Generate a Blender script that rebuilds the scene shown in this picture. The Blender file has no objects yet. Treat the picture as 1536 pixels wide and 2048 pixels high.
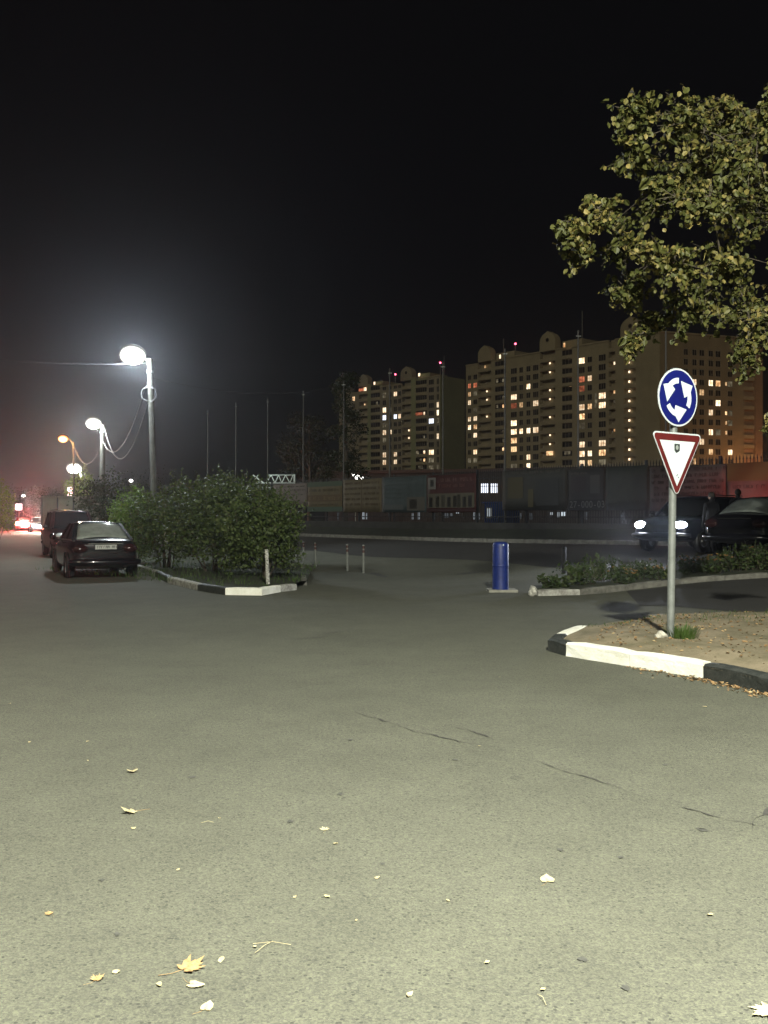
import bpy, bmesh, math, random
from mathutils import Vector, Matrix, Euler
R = math.radians
rnd = random.Random(7)
scene = bpy.context.scene
COL = scene.collection

# ------------------------------------------------------------------ camera
F_PX, HZ_Y, EYE = 1900.0, 1030.0, 1.6          # focal length in photo pixels, horizon row, eye height
cam_data = bpy.data.cameras.new('camera'); cam = bpy.data.objects.new('camera', cam_data)
COL.objects.link(cam); scene.camera = cam
cam_data.sensor_fit = 'VERTICAL'; cam_data.sensor_height = 36.0
cam_data.lens = 36.0 * F_PX / 2048.0
cam_data.clip_start = 0.05; cam_data.clip_end = 3000
cam.location = (0, 0, EYE)
cam.rotation_euler = (R(90) + math.atan((HZ_Y - 1024) / F_PX), 0, 0)

# ------------------------------------------------------------------ night sky with town glow, added facade fill light
world = bpy.data.worlds.new('World'); scene.world = world; world.use_nodes = True
wn = world.node_tree.nodes; wl = world.node_tree.links; wn.clear()
sky_t = wn.new('ShaderNodeTexSky'); sky_t.sky_type = 'NISHITA'; sky_t.sun_disc = False
FILL_EL, FILL_DIR = 24, Vector((0.36, 0.88, 0))
sky_t.sun_elevation = R(FILL_EL); sky_t.sun_rotation = math.atan2(-FILL_DIR.x, -FILL_DIR.y)
b1 = wn.new('ShaderNodeBackground'); b1.inputs[1].default_value = 0.0003
b2 = wn.new('ShaderNodeBackground'); b2.inputs[0].default_value = (1.0, 0.72, 0.80, 1); b2.inputs[1].default_value = 0.0012
ad = wn.new('ShaderNodeAddShader'); wo = wn.new('ShaderNodeOutputWorld')
wl.new(sky_t.outputs[0], b1.inputs[0]); wl.new(b1.outputs[0], ad.inputs[0]); wl.new(b2.outputs[0], ad.inputs[1]); wl.new(ad.outputs[0], wo.inputs[0])

sun_d = bpy.data.lights.new('facade_fill', 'SUN'); sun_d.energy = 0.46; sun_d.angle = R(12); sun_d.color = (1.0, 0.93, 0.68)  # directional fill added behind the camera to brighten the facades
sun = bpy.data.objects.new('facade_fill', sun_d); COL.objects.link(sun); sun.location = (0, -20, 40)
md = FILL_DIR.normalized() * math.cos(R(FILL_EL)); md.z = -math.sin(R(FILL_EL))
sun.rotation_euler = md.to_track_quat('-Z', 'Y').to_euler()

scene.render.engine = 'CYCLES'
scene.view_settings.view_transform = 'Standard'; scene.view_settings.look = 'None'
scene.view_settings.exposure = 0.0; scene.view_settings.gamma = 1.0
scene.view_settings.use_curve_mapping = False
scene.cycles.max_bounces = 5; scene.cycles.diffuse_bounces = 2; scene.cycles.glossy_bounces = 3
scene.cycles.volume_bounces = 0; scene.cycles.transparent_max_bounces = 6
scene.cycles.sample_clamp_indirect = 2.0
scene.cycles.use_denoising = True
scene.cycles.caustics_reflective = False; scene.cycles.caustics_refractive = False

# ------------------------------------------------------------------ helpers
def tag(o, label=None, cat=None, group=None, kind=None):
    if label: o['label'] = label
    if cat: o['category'] = cat
    if group: o['group'] = group
    if kind: o['kind'] = kind
    return o
def empty(name, loc=(0, 0, 0), rz=0.0):
    o = bpy.data.objects.new(name, None); COL.objects.link(o)
    o.location = loc; o.rotation_euler = (0, 0, rz); o.empty_display_size = 0.2
    return o
def link(name, me, parent=None, loc=None, rot=None):
    o = bpy.data.objects.new(name, me); COL.objects.link(o)
    if parent is not None: o.parent = parent
    if loc is not None: o.location = loc
    if rot is not None: o.rotation_euler = rot
    return o
def copy_tree(o, parent=None):
    c = o.copy(); COL.objects.link(c); c.parent = parent
    for ch in list(o.children): copy_tree(ch, c)
    return c

class MB:
    def __init__(s): s.v = []; s.f = []; s.m = []; s.sm = []
    def add(s, vs, fs, mi=0, smooth=False):
        b = len(s.v); s.v += [tuple(p) for p in vs]
        for f in fs: s.f.append(tuple(i + b for i in f)); s.m.append(mi); s.sm.append(smooth)
        return s
    def box(s, x0, x1, y0, y1, z0, z1, mi=0):
        vs = [(x0,y0,z0),(x1,y0,z0),(x1,y1,z0),(x0,y1,z0),(x0,y0,z1),(x1,y0,z1),(x1,y1,z1),(x0,y1,z1)]
        return s.add(vs, [(0,3,2,1),(4,5,6,7),(0,1,5,4),(1,2,6,5),(2,3,7,6),(3,0,4,7)], mi)
    def bar(s, a, b, w, h=None, mi=0):
        a = Vector(a); b = Vector(b); h = h or w; d = (b - a).normalized()
        up = Vector((0,0,1)) if abs(d.z) < .95 else Vector((0,1,0))
        r = d.cross(up).normalized() * w / 2; u = r.cross(d).normalized() * h / 2
        vs = [a-r-u, a+r-u, a+r+u, a-r+u, b-r-u, b+r-u, b+r+u, b-r+u]
        return s.add(vs, [(0,3,2,1),(4,5,6,7),(0,1,5,4),(1,2,6,5),(2,3,7,6),(3,0,4,7)], mi)
    def tube(s, pts, rs, n=8, mi=0, cap=True):
        pts = [Vector(p) for p in pts]
        if not isinstance(rs, (list, tuple)): rs = [rs] * len(pts)
        rings = []; d0 = (pts[1] - pts[0]).normalized()
        up = Vector((0,0,1)) if abs(d0.z) < .9 else Vector((1,0,0))
        for i, p in enumerate(pts):
            d = (pts[min(i+1, len(pts)-1)] - pts[max(i-1, 0)]).normalized()
            r = d.cross(up)
            if r.length < 1e-4: r = d.cross(Vector((0,1,0)))
            r.normalize(); u = r.cross(d).normalized()
            rings.append([p + (r*math.cos(2*math.pi*k/n) + u*math.sin(2*math.pi*k/n))*rs[i] for k in range(n)])
        vs = [q for ring in rings for q in ring]; fs = []
        for i in range(len(pts)-1):
            for k in range(n):
                fs.append((i*n+k, i*n+(k+1)%n, (i+1)*n+(k+1)%n, (i+1)*n+k))
        s.add(vs, fs, mi, True)
        if cap:
            s.add(rings[0], [tuple(range(n))], mi); s.add(rings[-1], [tuple(range(n-1,-1,-1))], mi)
        return s
    def lathe(s, prof, n=20, axis='Z', c=(0,0,0), mi=0, smooth=True):
        vs = []; fs = []; c = Vector(c)
        for (r, h) in prof:
            for k in range(n):
                a = 2*math.pi*k/n; x, y = r*math.cos(a), r*math.sin(a)
                p = (x,y,h) if axis == 'Z' else ((h,x,y) if axis == 'X' else (x,h,y))
                vs.append(c + Vector(p))
        for i in range(len(prof)-1):
            for k in range(n): fs.append((i*n+k, i*n+(k+1)%n, (i+1)*n+(k+1)%n, (i+1)*n+k))
        return s.add(vs, fs, mi, smooth)
    def prism(s, poly, y0, y1, mi=0):                 # polygon in x,z extruded along y
        n = len(poly)
        vs = [(x, y0, z) for x, z in poly] + [(x, y1, z) for x, z in poly]
        fs = [tuple(range(n)), tuple(range(2*n-1, n-1, -1))] + [(i, (i+1)%n + 0, (i+1)%n+n, i+n) for i in range(n)]
        return s.add(vs, fs, mi)
    def mesh(s, name, mats):
        me = bpy.data.meshes.new(name); me.from_pydata(s.v, [], s.f)
        if not isinstance(mats, (list, tuple)): mats = [mats]
        for m in mats: me.materials.append(m)
        me.polygons.foreach_set('material_index', s.m); me.polygons.foreach_set('use_smooth', s.sm)
        me.update(); return me
    def build(s, name, mats, parent=None, loc=None, rot=None, fix=True):
        me = s.mesh(name, mats)
        if fix:
            bm = bmesh.new(); bm.from_mesh(me); bmesh.ops.recalc_face_normals(bm, faces=bm.faces); bm.to_mesh(me); bm.free()
        return link(name, me, parent, loc, rot)

# ------------------------------------------------------------------ materials
def mat(name, col, rough=0.7, var=0.0, scale=8.0, col2=None, bump=0.0, bscale=None, metal=0.0, spec=0.4, emit=None, estr=0.0, coat=0.0):
    m = bpy.data.materials.new(name); m.use_nodes = True
    nt = m.node_tree; n = nt.nodes; l = nt.links; p = n['Principled BSDF']
    p.inputs['Base Color'].default_value = (*col, 1); p.inputs['Roughness'].default_value = rough
    p.inputs['Metallic'].default_value = metal; p.inputs['Specular IOR Level'].default_value = spec
    p.inputs['Coat Weight'].default_value = coat
    if emit: p.inputs['Emission Color'].default_value = (*emit, 1); p.inputs['Emission Strength'].default_value = estr
    if var > 0 or col2 is not None or bump > 0:
        tc = n.new('ShaderNodeTexCoord')
        nz = n.new('ShaderNodeTexNoise'); nz.inputs['Scale'].default_value = scale; nz.inputs['Detail'].default_value = 5; nz.inputs['Roughness'].default_value = 0.65
        l.new(tc.outputs['Object'], nz.inputs['Vector'])
        if var > 0 or col2 is not None:
            c2 = col2 or tuple(c * (1 - var) for c in col); c1 = col if col2 else tuple(min(1, c * (1 + var)) for c in col)
            cr = n.new('ShaderNodeValToRGB'); cr.color_ramp.elements[0].position = 0.36; cr.color_ramp.elements[1].position = 0.64
            cr.color_ramp.elements[0].color = (*c2, 1); cr.color_ramp.elements[1].color = (*c1, 1)
            l.new(nz.outputs['Fac'], cr.inputs['Fac']); l.new(cr.outputs['Color'], p.inputs['Base Color'])
        if bump > 0:
            nb = n.new('ShaderNodeTexNoise'); nb.inputs['Scale'].default_value = bscale or scale * 4; nb.inputs['Detail'].default_value = 4
            l.new(tc.outputs['Object'], nb.inputs['Vector'])
            bp = n.new('ShaderNodeBump'); bp.inputs['Strength'].default_value = bump; bp.inputs['Distance'].default_value = 0.02
            l.new(nb.outputs['Fac'], bp.inputs['Height']); l.new(bp.outputs['Normal'], p.inputs['Normal'])
    return m
def emat(name, col, s):
    m = bpy.data.materials.new(name); m.use_nodes = True
    n = m.node_tree.nodes; n.clear(); e = n.new('ShaderNodeEmission'); o = n.new('ShaderNodeOutputMaterial')
    e.inputs[0].default_value = (*col, 1); e.inputs[1].default_value = s
    m.node_tree.links.new(e.outputs[0], o.inputs[0]); return m
def lensmat(name, col, s):
    m = emat(name, col, s); nt = m.node_tree; e = [x for x in nt.nodes if x.type == 'EMISSION'][0]
    a = nt.nodes.new('ShaderNodeAttribute'); a.attribute_name = 'core'
    k = nt.nodes.new('ShaderNodeMath'); k.operation = 'MULTIPLY'; k.inputs[1].default_value = s
    nt.links.new(a.outputs['Fac'], k.inputs[0]); nt.links.new(k.outputs[0], e.inputs[1]); return m
def leafmat(name, c1, c2, c3=None, rough=0.55, trans=0.25, nscale=3.0):
    m = bpy.data.materials.new(name); m.use_nodes = True
    nt = m.node_tree; n = nt.nodes; l = nt.links; p = n['Principled BSDF']; out = n['Material Output']
    geo = n.new('ShaderNodeNewGeometry'); cr = n.new('ShaderNodeValToRGB')
    cr.color_ramp.elements[0].color = (*c1, 1); cr.color_ramp.elements[1].color = (*c2, 1)
    if c3:
        e = cr.color_ramp.elements.new(0.62); e.color = (*c2, 1); cr.color_ramp.elements[2].color = (*c3, 1)
    tc = n.new('ShaderNodeTexCoord'); nz = n.new('ShaderNodeTexNoise'); nz.inputs['Scale'].default_value = nscale; nz.inputs['Detail'].default_value = 2
    l.new(tc.outputs['Object'], nz.inputs['Vector'])
    mx = n.new('ShaderNodeMath'); mx.operation = 'MULTIPLY_ADD'; mx.inputs[1].default_value = 0.55
    ma = n.new('ShaderNodeMath'); ma.operation = 'MULTIPLY'; ma.inputs[1].default_value = 0.55
    l.new(nz.outputs['Fac'], ma.inputs[0])
    oi = n.new('ShaderNodeObjectInfo'); fr = n.new('ShaderNodeMath'); fr.operation = 'ADD'; fr2 = n.new('ShaderNodeMath'); fr2.operation = 'FRACT'
    l.new(geo.outputs['Random Per Island'], fr.inputs[0]); l.new(oi.outputs['Random'], fr.inputs[1]); l.new(fr.outputs[0], fr2.inputs[0])
    l.new(fr2.outputs[0], mx.inputs[0]); l.new(ma.outputs[0], mx.inputs[2])
    l.new(mx.outputs[0], cr.inputs['Fac']); l.new(cr.outputs['Color'], p.inputs['Base Color'])
    p.inputs['Roughness'].default_value = rough; p.inputs['Specular IOR Level'].default_value = 0.3
    tr = n.new('ShaderNodeBsdfTranslucent'); l.new(cr.outputs['Color'], tr.inputs['Color'])
    mi = n.new('ShaderNodeMixShader'); mi.inputs[0].default_value = trans
    l.new(p.outputs[0], mi.inputs[1]); l.new(tr.outputs[0], mi.inputs[2]); l.new(mi.outputs[0], out.inputs['Surface'])
    return m

def asphalt(name, base, dark):
    m = bpy.data.materials.new(name); m.use_nodes = True
    nt = m.node_tree; n = nt.nodes; l = nt.links; p = n['Principled BSDF']
    tc = n.new('ShaderNodeTexCoord'); O = tc.outputs['Object']
    def noise(sc, det=4, ro=0.6):
        z = n.new('ShaderNodeTexNoise'); z.inputs['Scale'].default_value = sc; z.inputs['Detail'].default_value = det; z.inputs['Roughness'].default_value = ro
        l.new(O, z.inputs['Vector']); return z.outputs['Fac']
    def ramp(src, p0, p1, c0, c1):
        r = n.new('ShaderNodeValToRGB'); r.color_ramp.elements[0].position = p0; r.color_ramp.elements[1].position = p1
        r.color_ramp.elements[0].color = (*c0, 1); r.color_ramp.elements[1].color = (*c1, 1); l.new(src, r.inputs['Fac']); return r.outputs['Color']
    def mul(a, b, f=1.0):
        x = n.new('ShaderNodeMix'); x.data_type = 'RGBA'; x.blend_type = 'MULTIPLY'; x.inputs[0].default_value = f
        l.new(a, x.inputs[6]); l.new(b, x.inputs[7]); return x.outputs[2]
    c = ramp(noise(0.35, 6, 0.7), 0.3, 0.72, tuple(v * 0.82 for v in base), tuple(v * 1.10 for v in base))
    c = mul(c, ramp(noise(2.3, 5, 0.7), 0.28, 0.6, (0.86, 0.86, 0.87), (1, 1, 1)))
    c = mul(c, ramp(noise(38, 3, 0.7), 0.30, 0.62, (0.78, 0.78, 0.79), (1.10, 1.09, 1.06)))
    # aggregate: light stones and dark pits
    v = n.new('ShaderNodeTexVoronoi'); v.inputs['Scale'].default_value = 150; l.new(O, v.inputs['Vector'])
    sep = n.new('ShaderNodeSeparateColor'); l.new(v.outputs['Color'], sep.inputs[0])
    c = mul(c, ramp(sep.outputs[0], 0.03, 0.95, (0.70, 0.69, 0.74), (1.18, 1.18, 1.10)))
    v2 = n.new('ShaderNodeTexVoronoi'); v2.inputs['Scale'].default_value = 52; v2.inputs['Randomness'].default_value = 1.0; l.new(O, v2.inputs['Vector'])
    s2 = n.new('ShaderNodeSeparateColor'); l.new(v2.outputs['Color'], s2.inputs[0])
    th = n.new('ShaderNodeMath'); th.operation = 'GREATER_THAN'; th.inputs[1].default_value = 0.86; l.new(s2.outputs[1], th.inputs[0])
    nr = n.new('ShaderNodeMath'); nr.operation = 'LESS_THAN'; nr.inputs[1].default_value = 0.34; l.new(v2.outputs['Distance'], nr.inputs[0])
    pit = n.new('ShaderNodeMath'); pit.operation = 'MULTIPLY'; l.new(th.outputs[0], pit.inputs[0]); l.new(nr.outputs[0], pit.inputs[1])
    mx = n.new('ShaderNodeMix'); mx.data_type = 'RGBA'; l.new(pit.outputs[0], mx.inputs[0]); l.new(c, mx.inputs[6]); mx.inputs[7].default_value = (*dark, 1)
    c = mx.outputs[2]
    # old oil blotches
    v3 = n.new('ShaderNodeTexVoronoi'); v3.inputs['Scale'].default_value = 1.7
    wv = n.new('ShaderNodeMix'); wv.data_type = 'VECTOR'; nn = n.new('ShaderNodeTexNoise'); nn.inputs['Scale'].default_value = 6
    l.new(O, nn.inputs['Vector']); wv.inputs[0].default_value = 0.06; l.new(O, wv.inputs[4]); l.new(nn.outputs['Color'], wv.inputs[5]); l.new(wv.outputs[1], v3.inputs['Vector'])
    s3 = n.new('ShaderNodeSeparateColor'); l.new(v3.outputs['Color'], s3.inputs[0])
    t3 = n.new('ShaderNodeMath'); t3.operation = 'MULTIPLY'; t3.inputs[1].default_value = 0.085; l.new(s3.outputs[2], t3.inputs[0])
    sm = n.new('ShaderNodeMath'); sm.operation = 'LESS_THAN'; l.new(v3.outputs['Distance'], sm.inputs[0]); l.new(t3.outputs[0], sm.inputs[1])
    ss = n.new('ShaderNodeMath'); ss.operation = 'MULTIPLY'; ss.inputs[1].default_value = 0.4; l.new(sm.outputs[0], ss.inputs[0])
    mx3 = n.new('ShaderNodeMix'); mx3.data_type = 'RGBA'; l.new(ss.outputs[0], mx3.inputs[0]); l.new(c, mx3.inputs[6]); mx3.inputs[7].default_value = (*dark, 1)
    l.new(mx3.outputs[2], p.inputs['Base Color'])
    p.inputs['Roughness'].default_value = 0.88; p.inputs['Specular IOR Level'].default_value = 0.25
    bp = n.new('ShaderNodeBump'); bp.inputs['Strength'].default_value = 0.5; bp.inputs['Distance'].default_value = 0.006
    l.new(v.outputs['Distance'], bp.inputs['Height']); l.new(bp.outputs['Normal'], p.inputs['Normal'])
    return m

M = {}
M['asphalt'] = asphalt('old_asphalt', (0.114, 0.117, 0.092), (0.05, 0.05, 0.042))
M['asphalt_dark'] = asphalt('darker_asphalt', (0.050, 0.049, 0.047), (0.022, 0.022, 0.022))
M['tar'] = mat('tar', (0.046, 0.045, 0.040), 0.8, 0.3, 30)
M['stain'] = mat('oil_stain', (0.062, 0.062, 0.054), 0.85, 0.25, 40)
M['kerb_white'] = mat('white_kerb_paint', (0.86, 0.86, 0.78), 0.75, 0.0, 5, (0.74, 0.73, 0.63), 0.3, 40)
M['kerb_worn'] = mat('worn_kerb_paint', (0.50, 0.50, 0.45), 0.8, 0.0, 7, (0.20, 0.19, 0.17), 0.3, 40)
M['kerb_worn2'] = mat('flaking_white_paint', (0.62, 0.61, 0.54), 0.8, 0.0, 12, (0.30, 0.29, 0.25), 0.3, 40)
def chipped(name, paint, dirt, under):
    m = mat(name, paint, .75, 0, 5, dirt, .3, 40); nt = m.node_tree; n = nt.nodes; l = nt.links; p = n['Principled BSDF']
    src = p.inputs['Base Color'].links[0].from_socket; tc = [x for x in n if x.type == 'TEX_COORD'][0]
    nz = n.new('ShaderNodeTexNoise'); nz.inputs['Scale'].default_value = 11; nz.inputs['Detail'].default_value = 8; nz.inputs['Roughness'].default_value = .75; l.new(tc.outputs['Object'], nz.inputs['Vector'])
    cr = n.new('ShaderNodeValToRGB'); cr.color_ramp.elements[0].position = .66; cr.color_ramp.elements[1].position = .69; l.new(nz.outputs['Fac'], cr.inputs[0])
    mx = n.new('ShaderNodeMix'); mx.data_type = 'RGBA'; l.new(cr.outputs['Color'], mx.inputs[0]); l.new(src, mx.inputs[6]); mx.inputs[7].default_value = (*under, 1); l.new(mx.outputs[2], p.inputs['Base Color']); return m
M['kerb_white'] = chipped('white_kerb_paint', (0.86, 0.86, 0.78), (0.72, 0.71, 0.61), (.36, .34, .28))
M['kerb_black'] = mat('black_kerb_paint', (0.020, 0.024, 0.022), 0.6, 0.0, 9, (0.045, 0.048, 0.043), 0.3, 40)
M['kerb_grey'] = mat('bare_kerb_concrete', (0.19, 0.185, 0.16), 0.85, 0.0, 6, (0.10, 0.097, 0.083), 0.35, 30)
M['soil'] = mat('dry_trodden_soil', (0.23, 0.19, 0.125), 0.95, 0.0, 2.2, (0.125, 0.11, 0.065), 0.5, 30)
M['lawn'] = mat('dark_lawn_soil', (0.035, 0.042, 0.018), 0.95, 0.0, 3, (0.020, 0.024, 0.012), 0.6, 25)
M['verge'] = mat('dark_verge_grass', (0.020, 0.026, 0.014), 0.95, 0.0, 2, (0.012, 0.015, 0.010), 0.6, 25)
M['grass'] = leafmat('grass_blades', (0.035, 0.07, 0.012), (0.08, 0.13, 0.03))
M['galv'] = mat('galvanised_pole', (0.20, 0.215, 0.205), 0.5, 0.18, 7, metal=0.3)
M['sign_blue'] = mat('sign_blue', (0.008, 0.012, 0.13), 0.35, 0.12, 5)
M['sign_white'] = mat('sign_white', (0.60, 0.68, 0.70), 0.4, 0.05, 4)
M['sign_rim'] = mat('sign_rim_white', (0.55, 0.60, 0.62), 0.4)
M['sign_red'] = mat('sign_red', (0.11, 0.015, 0.015), 0.4, 0.2, 6)
M['sticker'] = mat('sticker_black', (0.03, 0.035, 0.035), 0.5)
M['sticker_l'] = mat('sticker_pale', (0.30, 0.34, 0.32), 0.5)
M['bol_blue'] = mat('bollard_blue_paint', (0.010, 0.022, 0.13), 0.5, 0.25, 9)
M['concrete'] = mat('concrete', (0.27, 0.265, 0.225), 0.9, 0.22, 6, bump=0.3, bscale=30)
M['concrete_dk'] = mat('dark_concrete', (0.11, 0.11, 0.10), 0.9, 0.25, 4, bump=0.3, bscale=20)
M['post_white'] = mat('chipped_white_paint', (0.62, 0.61, 0.55), 0.75, 0.0, 26, (0.05, 0.05, 0.04))
M['post_grey'] = mat('post_grey', (0.17, 0.18, 0.165), 0.6, 0.2, 20)
M['post_red'] = mat('post_red', (0.06, 0.022, 0.02), 0.6)
M['steel'] = mat('lamp_post_steel', (0.33, 0.33, 0.30), 0.6, 0.15, 5, metal=0.2)
M['post_old'] = mat('old_concrete_post', (0.075, 0.075, 0.065), 0.8, 0.2, 4)
M['mast'] = mat('dull_mast_steel', (0.06, 0.06, 0.056), 0.7)
M['black'] = mat('black_plastic', (0.012, 0.012, 0.013), 0.55)
M['cable'] = mat('grey_cable', (0.10, 0.10, 0.105), 0.6)
M['bark'] = mat('bark', (0.06, 0.05, 0.036), 0.95, 0.35, 12, bump=0.8, bscale=25)
M['twig'] = mat('twig_bark', (0.085, 0.072, 0.05), 0.9, 0.2, 10)
M['leaf_tree'] = leafmat('tree_leaves', (0.018, 0.030, 0.008), (0.080, 0.082, 0.020), (0.30, 0.23, 0.075), nscale=1.3, trans=.15)
M['leaf_bush'] = leafmat('bush_leaves', (0.024, 0.038, 0.010), (0.058, 0.084, 0.022), (0.11, 0.12, 0.045), nscale=2)
M['leaf_bush_lit'] = leafmat('bush_leaves_lit_tint', (0.05, 0.10, 0.014), (0.13, 0.21, 0.035), (0.20, 0.26, 0.07), nscale=2)  # lamplight put into the colour: brighter copy of the bush leaves
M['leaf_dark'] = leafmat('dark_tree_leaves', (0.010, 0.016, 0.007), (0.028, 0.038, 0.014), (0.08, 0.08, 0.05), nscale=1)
M['leaf_dry'] = mat('dry_leaf', (0.40, 0.28, 0.13), 0.8, 0.0, 60, (0.22, 0.13, 0.055))
M['leaf_pale'] = mat('pale_leaf', (0.52, 0.47, 0.29), 0.8, 0.0, 60, (0.36, 0.29, 0.15))
M['litter'] = leafmat('leaf_litter', (0.12, 0.075, 0.035), (0.27, 0.17, 0.08), (0.55, 0.44, 0.24), trans=0.05)
M['flower_o'] = mat('orange_petals', (0.17, 0.095, 0.025), 0.7, 0.3, 20)
M['flower_l'] = leafmat('flower_bed_leaves', (0.018, 0.034, 0.008), (0.045, 0.07, 0.02), (0.10, 0.115, 0.04))
M['stone'] = mat('pale_stone', (0.45, 0.43, 0.36), 0.9, 0.25, 14, bump=0.4)
# vehicles
M['car_black'] = mat('black_car_paint', (0.006, 0.006, 0.008), 0.22, coat=0.6)
M['car_dark'] = mat('dark_maroon_car_paint', (0.018, 0.011, 0.013), 0.3, coat=0.6)
M['car_navy'] = mat('dark_navy_car_paint', (0.010, 0.012, 0.020), 0.3, coat=0.6)
M['car_red'] = mat('red_car_paint', (0.22, 0.02, 0.02), 0.35, coat=0.5)
M['glass_dark'] = mat('dark_car_glass', (0.012, 0.013, 0.014), 0.08, spec=0.6)
M['glass_pale_reflect'] = mat('car_glass_painted_reflection', (0.25, 0.275, 0.25), 0.10, 0.15, 5, spec=0.7)  # pale tone painted in to imitate a reflection in the glass
M['chrome'] = mat('chrome', (0.62, 0.62, 0.60), 0.15, metal=1.0)
M['tyre'] = mat('tyre_rubber', (0.014, 0.014, 0.014), 0.85)
M['rim'] = mat('wheel_alloy', (0.20, 0.20, 0.20), 0.35, metal=0.8)
M['lamp_glass'] = mat('clear_lamp_glass', (0.42, 0.44, 0.42), 0.12, spec=0.8)
M['tail_glass'] = mat('red_lamp_glass', (0.022, 0.006, 0.006), 0.12, spec=0.8)
M['plate'] = mat('licence_plate_white', (0.42, 0.43, 0.40), 0.5)
M['plate_ink'] = mat('licence_plate_ink', (0.03, 0.03, 0.03), 0.5)
M['headlight_on'] = emat('headlight_on', (0.86, 0.90, 1.0), 60)
M['tail_on'] = emat('taillight_on', (1.0, 0.22, 0.20), 60)
M['led'] = emat('white_led_panel', (1.0, 1.0, 0.93), 90)
M['led_flood'] = lensmat('white_flood_glare', (1.0, 1.0, 0.93), 40)
M['sodium_flood'] = lensmat('sodium_glare', (1.0, 0.40, 0.15), 9)
M['sodium'] = emat('sodium_lens', (1.0, 0.46, 0.20), 12)
M['far_lamp'] = emat('far_white_lamp', (1.0, 0.98, 0.93), 12)
M['far_pink'] = emat('far_pink_sign', (1.0, 0.62, 0.66), 5)
M['avi_red'] = emat('red_obstruction_light', (1.0, 0.10, 0.18), 9)
# buildings and fence
M['wall_a'] = mat('ochre_facade_panels', (0.33, 0.285, 0.19), 0.9, 0.12, 0.15)
M['wall_b'] = mat('buff_facade_panels', (0.31, 0.27, 0.20), 0.9, 0.12, 0.15)
M['wall_end'] = mat('olive_end_wall', (0.28, 0.29, 0.17), 0.9, 0.12, 0.12)
M['wall_c'] = mat('brown_facade_panels', (0.27, 0.22, 0.145), 0.9, 0.12, 0.15)
M['wall_o'] = mat('red_brown_bay_panels', (0.30, 0.19, 0.125), 0.9, 0.12, 0.15)
M['parapet'] = mat('balcony_parapet', (0.34, 0.29, 0.20), 0.85, 0.15, 0.4)
M['roofing'] = mat('dark_roofing', (0.06, 0.05, 0.045), 0.9)
M['win_frame'] = mat('window_frame', (0.30, 0.27, 0.22), 0.7)
M['win_dark'] = mat('unlit_window_glass', (0.015, 0.015, 0.016), 0.15, spec=0.3)
def roommat(name, c1, c2, st):
    m = emat(name, c1, st); nt = m.node_tree; e = [x for x in nt.nodes if x.type == 'EMISSION'][0]
    tc = nt.nodes.new('ShaderNodeTexCoord'); oi = nt.nodes.new('ShaderNodeObjectInfo'); ad_ = nt.nodes.new('ShaderNodeVectorMath'); ad_.operation = 'ADD'
    sc_ = nt.nodes.new('ShaderNodeVectorMath'); sc_.operation = 'SCALE'; sc_.inputs['Scale'].default_value = 37.0
    nt.links.new(oi.outputs['Location'], sc_.inputs[0]); nt.links.new(tc.outputs['Object'], ad_.inputs[0]); nt.links.new(sc_.outputs[0], ad_.inputs[1])
    nz = nt.nodes.new('ShaderNodeTexNoise'); nz.inputs['Scale'].default_value = .9; nz.inputs['Detail'].default_value = 3; nt.links.new(ad_.outputs[0], nz.inputs['Vector'])
    cr = nt.nodes.new('ShaderNodeValToRGB'); cr.color_ramp.elements[0].position = .38; cr.color_ramp.elements[1].position = .62
    cr.color_ramp.elements[0].color = (*c2, 1); cr.color_ramp.elements[1].color = (*c1, 1)
    nt.links.new(nz.outputs['Fac'], cr.inputs[0]); nt.links.new(cr.outputs[0], e.inputs[0])
    rm = nt.nodes.new('ShaderNodeMapRange'); rm.inputs['To Min'].default_value = st * .45; rm.inputs['To Max'].default_value = st * 1.5
    nt.links.new(oi.outputs['Random'], rm.inputs['Value']); nt.links.new(rm.outputs[0], e.inputs[1]); return m
M['w_w'] = roommat('lit_window_warm_white', (1.0, 0.80, 0.54), (.55, .34, .18), 2.2)
M['w_y'] = roommat('lit_window_yellow', (1.0, 0.66, 0.34), (.40, .20, .08), 1.5)
M['w_r'] = roommat('lit_window_red_curtain', (1.0, 0.30, 0.14), (.45, .10, .05), 0.62)
M['w_d'] = roommat('dimly_lit_window', (0.85, 0.74, 0.48), (.2, .16, .09), 0.22)
M['w_b'] = emat('lit_window_cold_white', (0.80, 0.86, 1.0), 2.2)
M['w_o'] = emat('small_warm_lamp', (1.0, 0.74, 0.48), 2.4)
M['fence'] = mat('fence_steel_paint', (0.022, 0.024, 0.028), 0.6, 0.2, 3)
M['plinth'] = mat('fence_plinth', (0.026, 0.026, 0.024), 0.9, 0.25, 2)
M['shed'] = mat('low_building_render', (0.038, 0.037, 0.031), 0.9, 0.2, 0.4)
M['kiosk'] = mat('blue_kiosk_sheet', (0.02, 0.05, 0.20), 0.5, 0.15, 2)
M['hoard'] = mat('sheet_hoarding', (0.11, 0.11, 0.085), 0.7, 0.15, 1)
M['truss'] = mat('white_truss_paint', (0.70, 0.76, 0.74), 0.5)
M['cloth_dk'] = mat('dark_jacket', (0.015, 0.016, 0.02), 0.9, 0.2, 10)
M['jeans'] = mat('dark_trousers', (0.02, 0.022, 0.03), 0.9)
M['skin'] = mat('skin', (0.36, 0.22, 0.16), 0.6)
M['hair'] = mat('dark_hair', (0.02, 0.015, 0.012), 0.7)

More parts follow.
